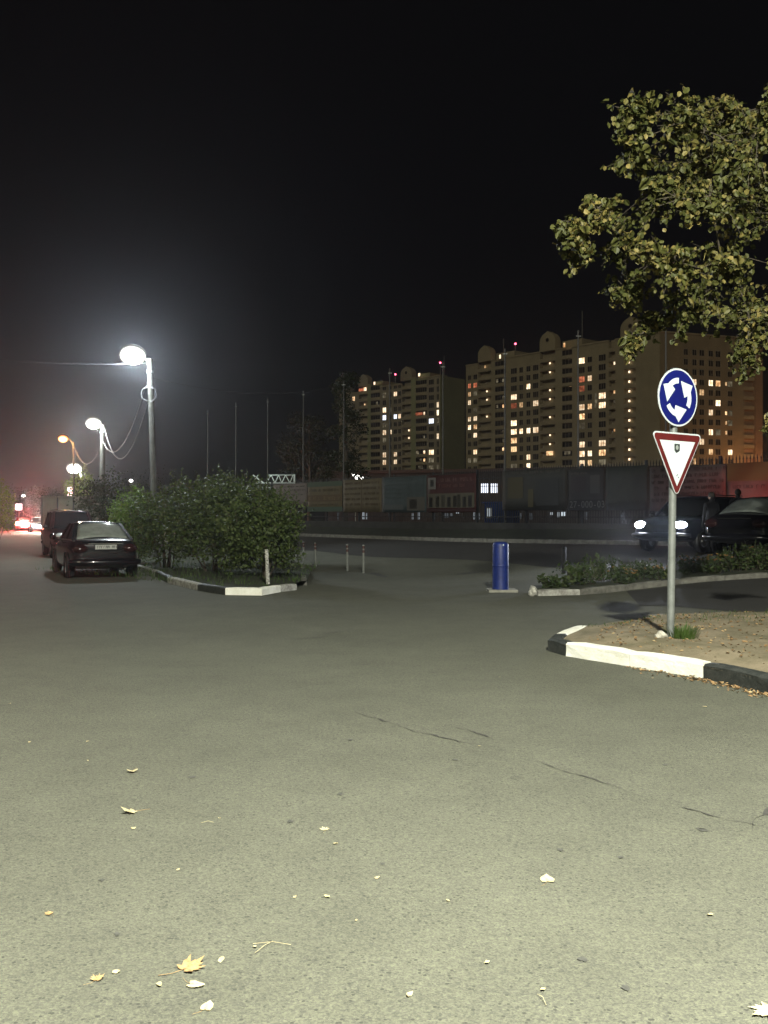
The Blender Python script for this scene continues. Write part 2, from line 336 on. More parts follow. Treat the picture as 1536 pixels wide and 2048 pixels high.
# ------------------------------------------------------------------ ground shape
FA, FB = 46.0, -1.38                             # fence line: Y = FA + FB * X
FN = math.hypot(1, FB)
FDIR = Vector((1, FB, 0)) / FN                   # along the fence, towards the right and nearer
FNRM = Vector((FB, -1, 0)) / FN                  # towards the camera
def ss(a, b, x):
    t = max(0.0, min(1.0, (x - a) / (b - a))); return t * t * (3 - 2 * t)
def tdist(x, y): return (FA + FB * x - y) / FN
def gz(x, y):
    t = tdist(x, y)
    return (0.52 + 0.12 * ss(2, 10, x)) * ss(12.5, 4, t) * ss(-10, -4, x)
def ground_at(px, py, dz=0.0):
    u = (px - 768) / F_PX; k = (py - HZ_Y) / F_PX; d = EYE / k
    for _ in range(40):
        d = 0.5 * d + 0.5 * (EYE - gz(u * d, d) - dz) / k
    return Vector((u * d, d, gz(u * d, d) + dz))
def at(px, d, z=None, py=None):
    x = (px - 768) / F_PX * d
    if py is not None: z = EYE + (HZ_Y - py) / F_PX * d
    return Vector((x, d, gz(x, d) if z is None else z))
def fence_pt(px, t=0.0):
    u = (px - 768) / F_PX
    # point on the line offset t towards the camera
    a = FA - t * FN
    d = a / (1 - FB * u)
    return Vector((u * d, d, 0))

def axis(a, b, n): return [a + (b - a) * i / n for i in range(n)]
xs = axis(-250, -40, 14) + axis(-40, -12, 14) + axis(-12, 16, 56) + axis(16, 50, 17) + axis(50, 250, 12) + [250]
ys = axis(-30, 0, 6) + axis(0, 60, 120) + axis(60, 120, 30) + axis(120, 450, 20) + [450]
g = MB(); nx = len(xs)
g.add([(x, y, gz(x, y)) for y in ys for x in xs],
      [(j*nx+i, j*nx+i+1, (j+1)*nx+i+1, (j+1)*nx+i) for j in range(len(ys)-1) for i in range(nx-1)], 0, True)
ground = g.build('asphalt_ground', M['asphalt'], fix=False); tag(ground, 'worn grey asphalt of the wide junction, littered with leaves', 'ground', kind='structure')

# darker road strip running along the fence
def sheet(name, pts_fn, m, lift, nu=40, nv=6):
    b = MB(); vs = []
    for j in range(nv + 1):
        for i in range(nu + 1):
            x, y = pts_fn(i / nu, j / nv); vs.append((x, y, gz(x, y) + lift))
    b.add(vs, [(j*(nu+1)+i, j*(nu+1)+i+1, (j+1)*(nu+1)+i+1, (j+1)*(nu+1)+i) for j in range(nv) for i in range(nu)], 0, True)
    return b.build(name, m, fix=False)
def road_fn(u, v):
    s = -14 + 40 * u; t = 2.35 + v * (6.2 + 0.25 * math.sin(s * .7))
    p = Vector((0, FA, 0)) + FDIR * s + FNRM * t; return p.x, p.y
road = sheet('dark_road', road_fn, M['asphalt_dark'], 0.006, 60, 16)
tag(road, 'strip of darker asphalt road running along the fence', 'road', kind='structure')
def lane_fn(u, v):
    x = 4.75 + 9 * u + (.5 * v - .25) * (1 - u)
    y0 = 15.0 + 0.05 * x + 0.2 * math.sin(x * 1.7) + 1.3 * ss(6.6, 4.7, x); y1 = ground_at(1150, 1186).y + (x - 3.9) * 0.42 - .35
    return x, y0 + (y1 - y0) * v
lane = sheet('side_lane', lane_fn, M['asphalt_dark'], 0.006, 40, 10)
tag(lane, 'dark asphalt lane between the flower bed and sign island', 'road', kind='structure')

# ------------------------------------------------------------------ kerb stones and islands
def kerb(name, parent, a, b, zb, w=0.15, h=0.15, m='kerb_white', inward=None, seed=0, drop=0.06):
    a = Vector((a[0], a[1], 0)); b = Vector((b[0], b[1], 0)); rr = random.Random(seed)
    d = Vector((b.x - a.x, b.y - a.y, 0)); L = d.length; d.normalize(); n = Vector((-d.y, d.x, 0))
    if inward is not None and n.dot(Vector((inward[0], inward[1], 0)) - a) < 0: n = -n
    N = max(3, int(L / 0.16)); vs = []; e = 0.022
    sec = [(0, -drop), (0, h * .5), (0, h - e), (e, h), (w * .5, h + .004), (w - e, h), (w, h - e), (w, -drop)]
    for i in range(N + 1):
        k = i / N; s = 0.006 + (L - 0.012) * k
        edge = 0.012 if i in (0, N) else 0.0
        for (q, z) in sec:
            p = Vector((a.x, a.y, 0)) + d * s + n * (q + rr.uniform(-.005, .005))
            zz = zb[0] + (zb[1] - zb[0]) * k + z - (edge if z > h * .7 else 0) + rr.uniform(-.004, .004)
            vs.append((p.x, p.y, zz))
    ns = len(sec)
    fs = [(i*ns+j, i*ns+(j+1)%ns, (i+1)*ns+(j+1)%ns, (i+1)*ns+j) for i in range(N) for j in range(ns)]
    fs += [tuple(range(ns)), tuple(range(N*ns+ns-1, N*ns-1, -1))]
    o = MB().add(vs, fs).build(name, M[m], parent); return o

def fan_sheet(name, outline, zfn, m, step=0.25):
    # fill a polygon by bmesh triangulation + subdivision, then lift by zfn
    bm = bmesh.new(); vv = [bm.verts.new((p[0], p[1], 0)) for p in outline]; f = bm.faces.new(vv)
    bmesh.ops.triangulate(bm, faces=bm.faces[:])
    for _ in range(5):
        es = [e for e in bm.edges if e.calc_length() > step]
        if not es: break
        bmesh.ops.subdivide_edges(bm, edges=es, cuts=1); bmesh.ops.triangulate(bm, faces=bm.faces[:])
    for v in bm.verts: v.co.z = zfn(v.co.x, v.co.y)
    for f in bm.faces: f.smooth = True
    bmesh.ops.recalc_face_normals(bm, faces=bm.faces[:])
    if sum(f.normal.z for f in bm.faces) < 0: bmesh.ops.reverse_faces(bm, faces=bm.faces[:])
    me = bpy.data.meshes.new(name); bm.to_mesh(me); bm.free(); me.materials.append(m)
    return link(name, me)
def wob(x, y, s): return (math.sin(x * 2.1 * s + 1.3) * math.cos(y * 1.7 * s + .4) + .5 * math.sin(x * 4.3 * s + y * 3.1 * s))

# sign island
isl = [(3.95, 7.2), (3.46, 8.45), (3.12, 9.30), (2.59, 10.04), (2.06, 10.78), (1.93, 11.2), (2.12, 11.75), (2.64, 12.85), (3.3, 13.9), (4.0, 14.5), (6.0, 14.85), (9.0, 15.1), (13.0, 15.4), (13.0, 7.2)]
def isl_z(x, y):
    e = 1.0
    for (ax, ay), (bx, by) in zip(isl[:-1], isl[1:]):
        d = Vector((bx - ax, by - ay)); k = max(0, min(1, Vector((x - ax, y - ay)).dot(d) / d.length_squared))
        e = min(e, (Vector((x - ax, y - ay)) - d * k).length)
    return 0.118 + 0.07 * ss(0.12, 0.9, e) + 0.012 * wob(x, y, 1.0) * ss(.1, .5, e) - 0.09 * ss(12.6, 13.6, y - 0.12 * (x - 2.6)) * ss(.9, 0, e)
island = fan_sheet('sign_island', isl, isl_z, M['soil'], 0.22)
tag(island, 'trodden sandy traffic island under the road signs', 'traffic island', kind='structure')
inn = (6, 11)
kerb('kerb_stone', island, isl[0], isl[1], (0, 0), m='kerb_black', inward=inn, seed=1)
kerb('kerb_stone', island, isl[1], isl[2], (0, 0), m='kerb_black', inward=inn, seed=2, h=.16)
kerb('kerb_stone', island, isl[2], isl[3], (0, 0), m='kerb_white', inward=inn, seed=3, h=.165)
kerb('kerb_stone', island, isl[3], isl[4], (0, 0), m='kerb_white', inward=inn, seed=4, h=.165)
kerb('kerb_stone', island, isl[4], isl[5], (0, 0), m='kerb_black', inward=inn, seed=5, h=.155)
kerb('kerb_stone', island, isl[5], isl[6], (0, 0), m='kerb_black', inward=inn, seed=6, h=.15)
kerb('kerb_stone', island, isl[6], isl[7], (0, -.03), m='kerb_white', inward=inn, seed=7, h=.15)
for i in range(9, 12):
    a, b = Vector(isl[i]), Vector(isl[i+1]); nn = max(1, int((b - a).length / 1.0))
    for k in range(nn):
        kerb('kerb_stone', island, a + (b-a)*(k/nn), a + (b-a)*((k+1)/nn), (-.06, -.06), m='kerb_grey', inward=inn, seed=20+i*5+k)

# left shrub island
L0 = [ground_at(*p) for p in ((150, 1098), (200, 1113), (268, 1139), (310, 1153), (335, 1166), (395, 1181), (450, 1190), (524, 1191), (562, 1184))]
lis = [(p.x, p.y) for p in L0] + [(-1.75, 21.6), (-1.9, 24.5), (-2.4, 28.5), (-4.0, 34), (-8, 44), (-16.5, 47)]
def lis_z(x, y): return gz(x, y) + 0.10 + 0.02 * wob(x, y, .8)
lisl = fan_sheet('shrub_island', lis, lis_z, M['lawn'], 0.6)
tag(lisl, 'dark grassy island with shrubs beside the parked cars', 'traffic island', kind='structure')
linn = (-6, 30)
for i, mm in enumerate(['kerb_worn', 'kerb_black', 'kerb_worn', 'kerb_black', 'kerb_worn', 'kerb_black', 'kerb_white', 'kerb_white']):
    a, b = lis[i], lis[i+1]
    kerb('kerb_stone', lisl, a, b, (gz(*a), gz(*b)), m=mm, inward=linn, seed=40+i, h=.15)
kerb('kerb_stone', lisl, lis[8], (lis[8][0] + .28, lis[8][1] + .55), (0, 0), m='kerb_worn', inward=linn, seed=50, h=.14)
b = Vector((lis[8][0] + .3, lis[8][1] + .6))
for i in range(10):
    p0 = Vector((-1.75, 21.6)).lerp(Vector((-2.4, 29)), i / 10); p1 = Vector((-1.75, 21.6)).lerp(Vector((-2.4, 29)), (i + 1) / 10)
    kerb('kerb_stone', lisl, p0, p1, (gz(*p0), gz(*p1)), m='kerb_grey', inward=linn, seed=60+i, h=.10)

# flower bed
fb = [ground_at(*p) for p in ((1076, 1192), (1160, 1190), (1260, 1180), (1360, 1168), (1450, 1161), (1536, 1156), (1700, 1148))]
fbo = [(p.x, p.y) for p in fb] + [(fb[-1].x + .2, fb[-1].y + 1.1), (fb[3].x + .3, fb[3].y + 1.2), (fb[1].x + .2, fb[1].y + 1.3), (fb[0].x + .1, fb[0].y + 1.2)]
fbed = fan_sheet('flower_bed_soil', fbo, lambda x, y: gz(x, y) + 0.11 + .02 * wob(x, y, 2), M['lawn'], 0.5)
tag(fbed, 'dark soil of the narrow kerbed flower bed', 'flower bed', kind='structure')
finn = (fb[3].x, fb[3].y + 3)
for i in range(len(fb) - 1):
    a, b = fb[i].xy, fb[i+1].xy; nn = max(1, round((b - a).length / 1.0))
    for k in range(nn):
        p0, p1 = a.lerp(b, k/nn), a.lerp(b, (k+1)/nn)
        kerb('kerb_stone', fbed, p0, p1, (gz(*p0), gz(*p1)), m='kerb_worn' if i < 1 else 'kerb_grey', inward=finn, seed=80+i*7+k, h=.12)
e0 = fb[0]
for k, (dx, dy, s, z) in enumerate(((-.10, .02, .115, 0), (-.06, .20, .12, .0), (-.04, .40, .10, .0))):
    bm = bmesh.new(); bmesh.ops.create_icosphere(bm, subdivisions=2, radius=s)
    for v in bm.verts: v.co = Vector((v.co.x * .75, v.co.y * 1.1, v.co.z * .95)) * (1 + .16 * math.sin(v.co.x * 31 + v.co.z * 23 + k))
    me = bpy.data.meshes.new('kerb_rubble'); bm.to_mesh(me); bm.free(); me.materials.append(M['kerb_worn2'])
    link('kerb_rubble', me, fbed, (e0.x + dx, e0.y + dy, gz(e0.x, e0.y) + s * .7 + z))

# long kerb and grass bank in front of the fence
bank = MB(); vs = []; prof = ((2.2, .13), (1.6, .2), (0.9, .34), (0.35, .46), (-3.0, .50))
NS = 60
for i in range(NS + 1):
    s = -16 + 42 * i / NS
    for (t, z) in prof:
        p = Vector((0, FA, 0)) + FDIR * s + FNRM * t
        vs.append((p.x, p.y, gz(p.x, p.y) + z + .02 * wob(p.x, p.y, 1.5)))
npf = len(prof)
bank.add(vs, [(i*npf+j, (i+1)*npf+j, (i+1)*npf+j+1, i*npf+j+1) for i in range(NS) for j in range(npf-1)], 0, True)
bank = bank.build('grass_bank', M['verge']); tag(bank, 'dark grass bank rising to the banner fence', 'bank', kind='structure')
for i in range(38):
    s0 = -14 + i * 1.0
    p0 = Vector((0, FA, 0)) + FDIR * s0 + FNRM * 2.33; p1 = p0 + FDIR * 1.0
    kerb('kerb_stone', bank, p0.xy, p1.xy, (gz(*p0.xy), gz(*p1.xy)), w=.14, h=.15, m='kerb_grey', inward=(0 + 20, 60), seed=120 + i)

# cracks and tar streaks in the asphalt
def streak(pts, w, seed, lift=0.004, name='asphalt_crack'):
    rr = random.Random(seed); P = [ground_at(*p).xy for p in pts]; vs = []; Q = []
    for a, b in zip(P[:-1], P[1:]):
        n = max(2, int((b - a).length / 0.05))
        for i in range(n): Q.append(a.lerp(b, i / n))
    Q.append(P[-1]); off = 0
    for i, p in enumerate(Q):
        d = (Q[min(i+1, len(Q)-1)] - Q[max(i-1, 0)]).normalized(); n = Vector((-d.y, d.x))
        off = off * .8 + rr.uniform(-.02, .02)
        k = min(1, 4 * i / len(Q), 4 * (len(Q) - 1 - i) / len(Q)); ph = math.sin(i * .31 + seed) + .6 * math.sin(i * .83 + 2 * seed); ww = w * k * rr.uniform(.1, .9) * (max(.12, min(1, .6 + ph)) if name == 'asphalt_crack' else 1)
        q = p + n * off
        for sgn in (-1, 1):
            c = q + n * sgn * ww * .5; vs.append((c.x, c.y, gz(c.x, c.y) + lift))
    return MB().add(vs, [(2*i, 2*i+1, 2*i+3, 2*i+2) for i in range(len(Q)-1)]).build(name, M['tar'], ground, fix=False)
streak([(705, 1424), (760, 1440), (850, 1466), (915, 1485), (960, 1492)], .035, 1)
streak([(960, 1490), (1060, 1518), (1160, 1552), (1260, 1588), (1360, 1614)], .016, 2)
streak([(1360, 1612), (1420, 1628), (1475, 1640)], .05, 3)
streak([(1480, 1660), (1510, 1640), (1545, 1612)], .06, 4)
streak([(1440, 1640), (1490, 1648), (1540, 1655)], .05, 5)
streak([(1385, 1658), (1420, 1660)], .05, 6)
streak([(583, 1279), (640, 1274), (704, 1270)], .06, 7)
streak([(640, 1268), (680, 1264), (706, 1259)], .06, 8)
streak([(715, 1331), (738, 1327)], .04, 9)
streak([(875, 1445), (930, 1462), (985, 1478)], .05, 10)
streak([(810, 1512), (870, 1498)], .012, 11)
streak([(910, 1150), (940, 1145), (980, 1143)], .5, 12, name='asphalt_stain')
streak([(725, 1147), (745, 1146), (775, 1155)], .35, 13, name='asphalt_stain')
for k, (px, py, r) in enumerate(((1164, 1918, .022), (1250, 1975, .022), (765, 1728, .014), (205, 1760, .02), (235, 1868, .018), (385, 1555, .03), (580, 1643, .025), (680, 1588, .03), (1405, 1660, .04), (910, 1520, .03), (1240, 1715, .02), (700, 1480, .03), (1120, 1700, .022), (1330, 1530, .03))):
    c = ground_at(px, py); rr = random.Random(k)
    MB().add([(c.x + r * .8 * rr.uniform(.4, 1.2) * math.cos(a * .628), c.y + r * .9 * rr.uniform(.4, 1.4) * math.sin(a * .628), .004) for a in range(10)], [tuple(range(10))]).build('asphalt_stain', M['stain'], ground)

# ------------------------------------------------------------------ street lamps
def point(name, parent, loc, watts, col, r=0.1):
    d = bpy.data.lights.new(name, 'POINT'); d.energy = watts; d.color = col; d.shadow_soft_size = r
    o = bpy.data.objects.new(name, d); COL.objects.link(o); o.parent = parent; o.location = loc; return o
def lamp_head(root, c, d, size, lens_mat, tilt=0.0):
    # c: arm end, d: unit direction of the arm; a flat LED head with a glowing lens underneath and toward the road
    L, W, T = size; d = Vector(d).normalized(); r = d.cross(Vector((0,0,1))).normalized(); u = r.cross(d)
    c = Vector(c)
    def P(a, b, h): return c + d * a + r * b + u * h
    hb = MB()
    prof = [(0, .35, .0), (.12 * L, .8, .6), (.5 * L, 1, 1), (.85 * L, .9, .8), (L, .5, .2)]
    vs = []
    for (a, w, t) in prof:
        for (b, h) in ((-.5, 0), (-.42, .7), (0, 1), (.42, .7), (.5, 0)): vs.append(P(a, b * W * w, h * T * t + .01))
    fs = [(i*5+j, i*5+j+1, i*5+j+6, i*5+j+5) for i in range(4) for j in range(4)] + [(i*5+4, i*5, i*5+5, i*5+9) for i in range(4)] + [(0,1,2,3,4), (24,23,22,21,20)]
    hd = hb.add(vs, fs, 0, True).build('lamp_head', M['steel'], root)
    ln = MB(); vs = []; N = 14
    for ring, (k, h) in enumerate(((1, 0), (.95, -.5), (.7, -.85), (.3, -1.0))):
        for i in range(N):
            a = 2 * math.pi * i / N
            vs.append(P(L * .53 + math.cos(a) * L * .44 * k, math.sin(a) * W * .47 * k, h * T * 1.25 - .005))
    fs = [(q*N+i, q*N+(i+1)%N, (q+1)*N+(i+1)%N, (q+1)*N+i) for q in range(3) for i in range(N)] + [tuple(3*N+i for i in range(N)), tuple(range(N))]
    ln.add(vs, fs, 0, True).build('lens', lens_mat, hd)
    return P(L * .53, 0, -T * 1.25 - .06)
def flood_aim(base): return Vector((-base.x * .8, -base.y, 0)).normalized() * .8 + Vector((0, 0, -.6))
def flood_head(root, c, aim, rad, lens_mat):
    c = Vector(c); aim = Vector(aim).normalized(); r = aim.cross(Vector((0,0,1))).normalized(); u = r.cross(aim).normalized()
    def ring(k, h, n=18): return [c + r * math.cos(2*math.pi*i/n) * rad * k * 1.12 + u * math.sin(2*math.pi*i/n) * rad * k * .95 + aim * h for i in range(n)]
    def shell(specs, name, m, par):
        n = 18; vs = [p for k, h in specs for p in ring(k, h)]
        fs = [(q*n+i, q*n+(i+1)%n, (q+1)*n+(i+1)%n, (q+1)*n+i) for q in range(len(specs)-1) for i in range(n)] + [tuple(range(n)), tuple((len(specs)-1)*n+i for i in range(n))]
        return MB().add(vs, fs, 0, True).build(name, m, par)
    hd = shell([(.35, -.28), (.75, -.20), (1.02, -.04), (1.02, .0)], 'lamp_head', M['steel'], root)
    ls = [(1.0, .004), (.96, .05), (.90, .09), (.82, .13), (.72, .17), (.6, .20), (.4, .235), (.15, .25)]
    lo = shell(ls, 'lens', lens_mat, hd); at_ = lo.data.attributes.new('core', 'FLOAT', 'POINT')
    core = (.004, .012, .03, .08, .25, .8, 1, 1)       # emission fades to the rim to imitate soft lamp glare
    for i in range(len(lo.data.vertices)): at_.data[i].value = core[min(i // 18, 7)]
    return c + aim * .42
def street_lamp(base, top, arm_dir, arm_len, rise, head, lens_mat, watts, col, label, pole_r=(.11, .075), wpost='steel', light_r=.12, flood=None):
    base = Vector(base); top = Vector(top); root = empty('street_lamp', base); t = top - base
    MB().tube([(0,0,0), t * .5, t], [pole_r[0], (pole_r[0] + pole_r[1]) / 2, pole_r[1]], 14).build('pole', M[wpost], root)
    MB().tube([(0,0,0), (0,0,.25)], [pole_r[0] * 1.7, pole_r[0] * 1.5], 12).build('base_collar', M['concrete_dk'], root)
    d = Vector(arm_dir).normalized(); pts = [t + Vector((0,0,-.35)), t + d * .12 + Vector((0,0,-.05)), t + d * arm_len * .5 + Vector((0,0,rise * .7)), t + d * arm_len + Vector((0,0,rise))]
    MB().tube(pts, [.035, .035, .032, .03], 8).build('arm', M[wpost], root)
    MB().tube([t - Vector((0,0,.5)), t - Vector((0,0,.42))], [pole_r[1] * 1.35] * 2, 12).build('clamp_band', M['galv'], root)
    p = flood_head(root, pts[-1] + d * flood * .6, flood_aim(base), flood, lens_mat) if flood else lamp_head(root, pts[-1], (d.x, d.y, .12), head, lens_mat)
    point('lamp_light', root, p, watts, col, light_r)
    return tag(root, label, 'street lamp', 'street lamps')
NEAR_W = 26500
street_lamp((2.05, -2.6, 0), (2.05, -2.6, 9.4), (-.2, 1, 0), .9, .15, (.75, .30, .07), M['led'], NEAR_W, (1.0, 1.0, 0.86), 'white street lamp standing just behind the photographer', light_r=.22)
# lamp beside the shrubs
L1b = at(311, 34); L1t = at(300, 34, py=718)
lamp1 = street_lamp(L1b, L1t, (-1, -.25, 0), .35, .12, (1.0, .62, .10), M['led_flood'], 2500, (.86, .95, 1.0), 'tall white lamp on a slightly leaning post behind the shrubs', (.125, .10), 'post_old', .2, .42)
L2b = at(203, 60); L2t = at(206, 60, py=850)
lamp2 = street_lamp(L2b, L2t, (-1, -.2, 0), .3, .10, (1.0, .62, .12), M['led_flood'], 2200, (.95, 1.0, .97), 'white lamp on a thick post further down the road', (.19, .15), 'post_old', .2, .46)
L3b = at(148, 74); L3t = at(147, 74, py=884)
lamp3 = street_lamp(L3b, L3t, (-1, -.1, 0), .55, .30, (.75, .55, .12), M['sodium_flood'], 1100, (1.0, .45, .16), 'orange sodium lamp with a curved arm at the left', (.09, .06), 'post_old', .2, .40)
L4b = at(162, 82); L4t = at(162, 82, py=938)
lamp4 = street_lamp(L4b, L4t, (-1, -.2, 0), .2, .05, (1.25, .95, .22), M['led_flood'], 2600, (1.0, .98, .82), 'lowest white lamp shining through foliage below the orange one', (.09, .07), 'post_old', .2, .60)
for px, py, D, lab in ((262, 961, 130, 'tiny far white lamp above the shrubs'), (47, 991, 150, 'tiny far white lamp above the red tail lights')):
    b = at(px, D); t = at(px, D, py=py); r = empty('street_lamp', b)
    MB().tube([(0,0,0), t - b], [.08, .05], 8).build('pole', M['steel'], r)
    MB().lathe([(.001, -.22), (.2, -.15), (.26, .0), (.2, .12), (.001, .16)], 10, c=t - b).build('lens', M['far_lamp'], r)
    tag(r, lab, 'street lamp', 'street lamps')

# cables
def cable(a, b, sag, r, label, n=22):
    a = Vector(a); b = Vector(b)
    pts = [a.lerp(b, i / n) - Vector((0, 0, sag * 4 * (i/n) * (1 - i/n))) for i in range(n + 1)]
    return tag(MB().tube(pts, r, 5).build('overhead_cable', M['cable']), label, 'cable', 'overhead cables')
c1 = Vector(L1t) + Vector((-.05, 0, -.65)); c2 = Vector(L2t) + Vector((0, 0, -1.05)); c3 = Vector(L3t) + Vector((.1, 0, -.5))
cable(c1, c2, 1.5, .022, 'grey cable sagging between the two tall white lamps')
cable(Vector(L1t) + Vector((0, 0, -1.3)), Vector(L2t) + Vector((.1, 0, -.2)), 2.1, .022, 'slacker lower cable between the two tall white lamps')
cable(c2, c3, 1.3, .022, 'grey cable sagging from the thick post to the orange lamp')
cable(c1, at(680, 49, 8.3), .5, .007, 'thin cable running right from the nearest left lamp')
cable(Vector(L1t) + Vector((-.05, 0, -.15)), at(-300, 30, 7.2), .3, .006, 'thin cable running left out of the picture')
# coil of spare cable hung on the first post
cr = empty('cable_coil', Vector(L1t) + Vector((0, -.14, -1.28)))
MB().tube([(.28 * math.cos(a * .35), -.03 + .02 * math.sin(a), .26 * math.sin(a * .35) + .02 * math.sin(a * 1.3)) for a in range(37)], .014, 5).build('coil', M['cable'], cr)
MB().tube([(-.1, .12, .30), (0, -.06, .36), (.1, .12, .30)], .02, 5).build('hook', M['galv'], cr)
tag(cr, 'coil of spare cable hung on the leaning lamp post', 'cable')

# ------------------------------------------------------------------ road sign
SB = Vector((3.30, 10.95, isl_z(3.3, 10.95) - .03))
sr = empty('road_sign', SB); sr.rotation_euler = (R(.2), R(.85), 0)
MB().tube([(0,0,0), (0,0,3.12)], .043, 16).build('pole', M['galv'], sr)
MB().lathe([(.001, .012), (.044, .006), (.044, -.01)], 16, c=(0,0,3.125)).build('pole_cap', M['black'], sr)
PHI = R(32.6)
sx = Vector((math.cos(PHI), math.sin(PHI), 0)); sn = Vector((math.sin(PHI), -math.cos(PHI), 0))
def plate_obj(name, polys, depth0, depth1, m, parent, zc):
    # polygons given in plate coordinates (right, up)
    b = MB()
    for poly in polys:
        n = len(poly)
        f = [sx * p[0] + Vector((0, 0, zc + p[1])) + sn * depth1 for p in poly]; k = [sx * p[0] + Vector((0, 0, zc + p[1])) + sn * depth0 for p in poly]
        b.add(f + k, [tuple(range(n)), tuple(range(2*n-1, n-1, -1))] + [(i, (i+1) % n, (i+1) % n + n, i + n) for i in range(n)])
    return b.build(name, m, parent)
circ = lambda r, n=48: [(r * math.cos(2*math.pi*i/n), r * math.sin(2*math.pi*i/n)) for i in range(n)]
ZC = 2.95 - SB.z
rs = plate_obj('round_plate', [circ(.333)], .050, .058, M['sign_rim'], sr, ZC)
plate_obj('blue_field', [circ(.312)], .058, .0605, M['sign_blue'], rs, ZC)
def arrow(a0):
    # counter-clockwise curved arrow that starts at angle a0
    Rr = .333; q = lambda k, a: (Rr * k * math.cos(R(a)), Rr * k * math.sin(R(a)))
    return [q(.67, a0 + 50 * i / 8) for i in range(9)] + [q(.856, a0 + 63), q(.586, a0 + 109), q(.31, a0 + 34)] + [q(.48, a0 + 40 * i / 7) for i in range(7, -1, -1)]
for a0 in (89, 209, 329):
    plate_obj('arrow', [arrow(a0)], .0605, .063, M['sign_white'], rs, ZC)
ZT = (2.52 + 1.83) / 2 - SB.z
def rtri(h, rad, n=6):
    # rounded triangle, point down, full height h, centred on mid height
    s = h / .866 / 2; C = [(-s, h/2), (s, h/2), (0, -h/2 - 0.0)]; out = []
    cx, cy = 0, h/2 - h/3
    for i, (x, y) in enumerate(C):
        d = math.hypot(x - cx, y - cy); k = (d - rad * 2) / d; ox, oy = cx + (x - cx) * k, cy + (y - cy) * k
        base = math.atan2(y - cy, x - cx)
        for j in range(n + 1):
            a = base + R(60) - R(120) * j / n; out.append((ox + rad * math.cos(a), oy + rad * math.sin(a)))
    return out
ts = plate_obj('triangle_plate', [rtri(.74, .040)], .050, .058, M['sign_rim'], sr, ZT)
plate_obj('red_border', [rtri(.705, .032)], .058, .0605, M['sign_red'], ts, ZT)
def tri_in(h, dy): s = h / .866 / 2; return [(-s, dy + h/2), (s, dy + h/2), (0, dy - h/2)]
plate_obj('white_field', [tri_in(.52, .015)], .0605, .063, M['sign_white'], ts, ZT)
plate_obj('sticker', [[(-.055, .165), (-.055, .24), (.035, .24), (.035, .165), (.012, .15), (-.02, .135), (-.04, .15)]], .063, .0645, M['sticker'], ts, ZT)
plate_obj('sticker_print', [[(-.01 + .024 * math.cos(a * .52), .198 + .028 * math.sin(a * .52)) for a in range(12)]], .0645, .0655, M['sticker_l'], ts, ZT)
plate_obj('scratch', [[(-.015, -.125), (.005, -.105), (.012, -.108), (-.008, -.132)], [(.012, -.135), (.03, -.145), (.026, -.152), (.01, -.142)]], .063, .0645, M['sticker'], ts, ZT)
for z in (ZC + .12, ZC - .12, ZT + .2, ZT - .12):
    MB().tube([(0, 0, z - .02), (0, 0, z + .02)], .05, 14).build('clamp', M['galv'], sr)
    MB().bar(sn * .03 + Vector((0,0,z)), sn * .050 + Vector((0,0,z)), .10, .03).build('bracket', M['galv'], sr)
tag(sr, 'grey pole with round blue roundabout sign above a yield triangle', 'road sign')

# ------------------------------------------------------------------ bollards
p = ground_at(1001, 1183)
bb = empty('blue_bollard', p)
MB().lathe([(.001, 1.045), (.10, 1.04), (.150, 1.02), (.166, .98), (.168, .5), (.170, .06), (.172, .05)], 28).build('drum', M['bol_blue'], bb)
MB().lathe([(.172, .52), (.176, .53), (.176, .55), (.172, .56)], 28).build('band', M['bol_blue'], bb)
MB().lathe([(.001, .012), (.014, .009), (.018, 0)], 10, 'Y', (.035, -.172, .98)).build('reflector', M['sign_white'], bb)
MB().box(-.27, .33, -.26, .30, 0, .05).build('base_slab', M['concrete'], bb)
tag(bb, 'stout blue drum bollard on a pale concrete slab', 'bollard')
p = ground_at(536, 1168, .1)
wp = empty('chipped_post', p); wp.rotation_euler = (0, R(-2.5), 0)
MB().tube([(0,0,-.05), (0,0,.4), (0,0,.74)], [.042, .042, .04], 12).build('shaft', M['post_white'], wp)
MB().lathe([(.001, .02), (.03, .015), (.042, 0)], 12, c=(0,0,.74)).build('cap', M['post_white'], wp)
tag(wp, 'white post with peeling paint at the tip of the shrub island', 'post')
for px, py, h, lab in ((608, 1120, .60, 'thin bollard half hidden at the edge of the shrubs'), (632, 1133, .72, 'thin grey bollard second from the shrubs, red bands on top'), (695, 1142, .75, 'thin grey bollard third from the shrubs, beside the last one'), (727, 1146, .76, 'thin grey bollard farthest from the shrubs, bent dark collar')):
    p = ground_at(px, py); o = empty('thin_bollard', p); o.rotation_euler = (R(rnd.uniform(-2, 2)), R(rnd.uniform(-2.5, 2.5)), 0)
    MB().tube([(0,0,-.03), (0,0,h)], .033, 10).build('shaft', M['post_grey'], o)
    for z in (h * .93, h * .78): MB().tube([(0,0,z - .035), (0,0,z + .035)], .0345, 10).build('band', M['post_red'], o)
    MB().lathe([(.001, .02), (.025, .015), (.034, 0)], 10, c=(0,0,h)).build('cap', M['post_grey'], o)
    tag(o, lab, 'bollard', 'thin bollards beyond the shrubs')
p = ground_at(1128, 1146); o = empty('dark_bollard', p)
MB().tube([(0,0,0), (0,0,.62)], .055, 12).build('shaft', M['black'], o)
MB().lathe([(.001, .05), (.05, .03), (.062, 0), (.055, -.02)], 12, c=(0,0,.62)).build('cap', M['black'], o)
tag(o, 'short dark bollard behind the flower bed', 'bollard')

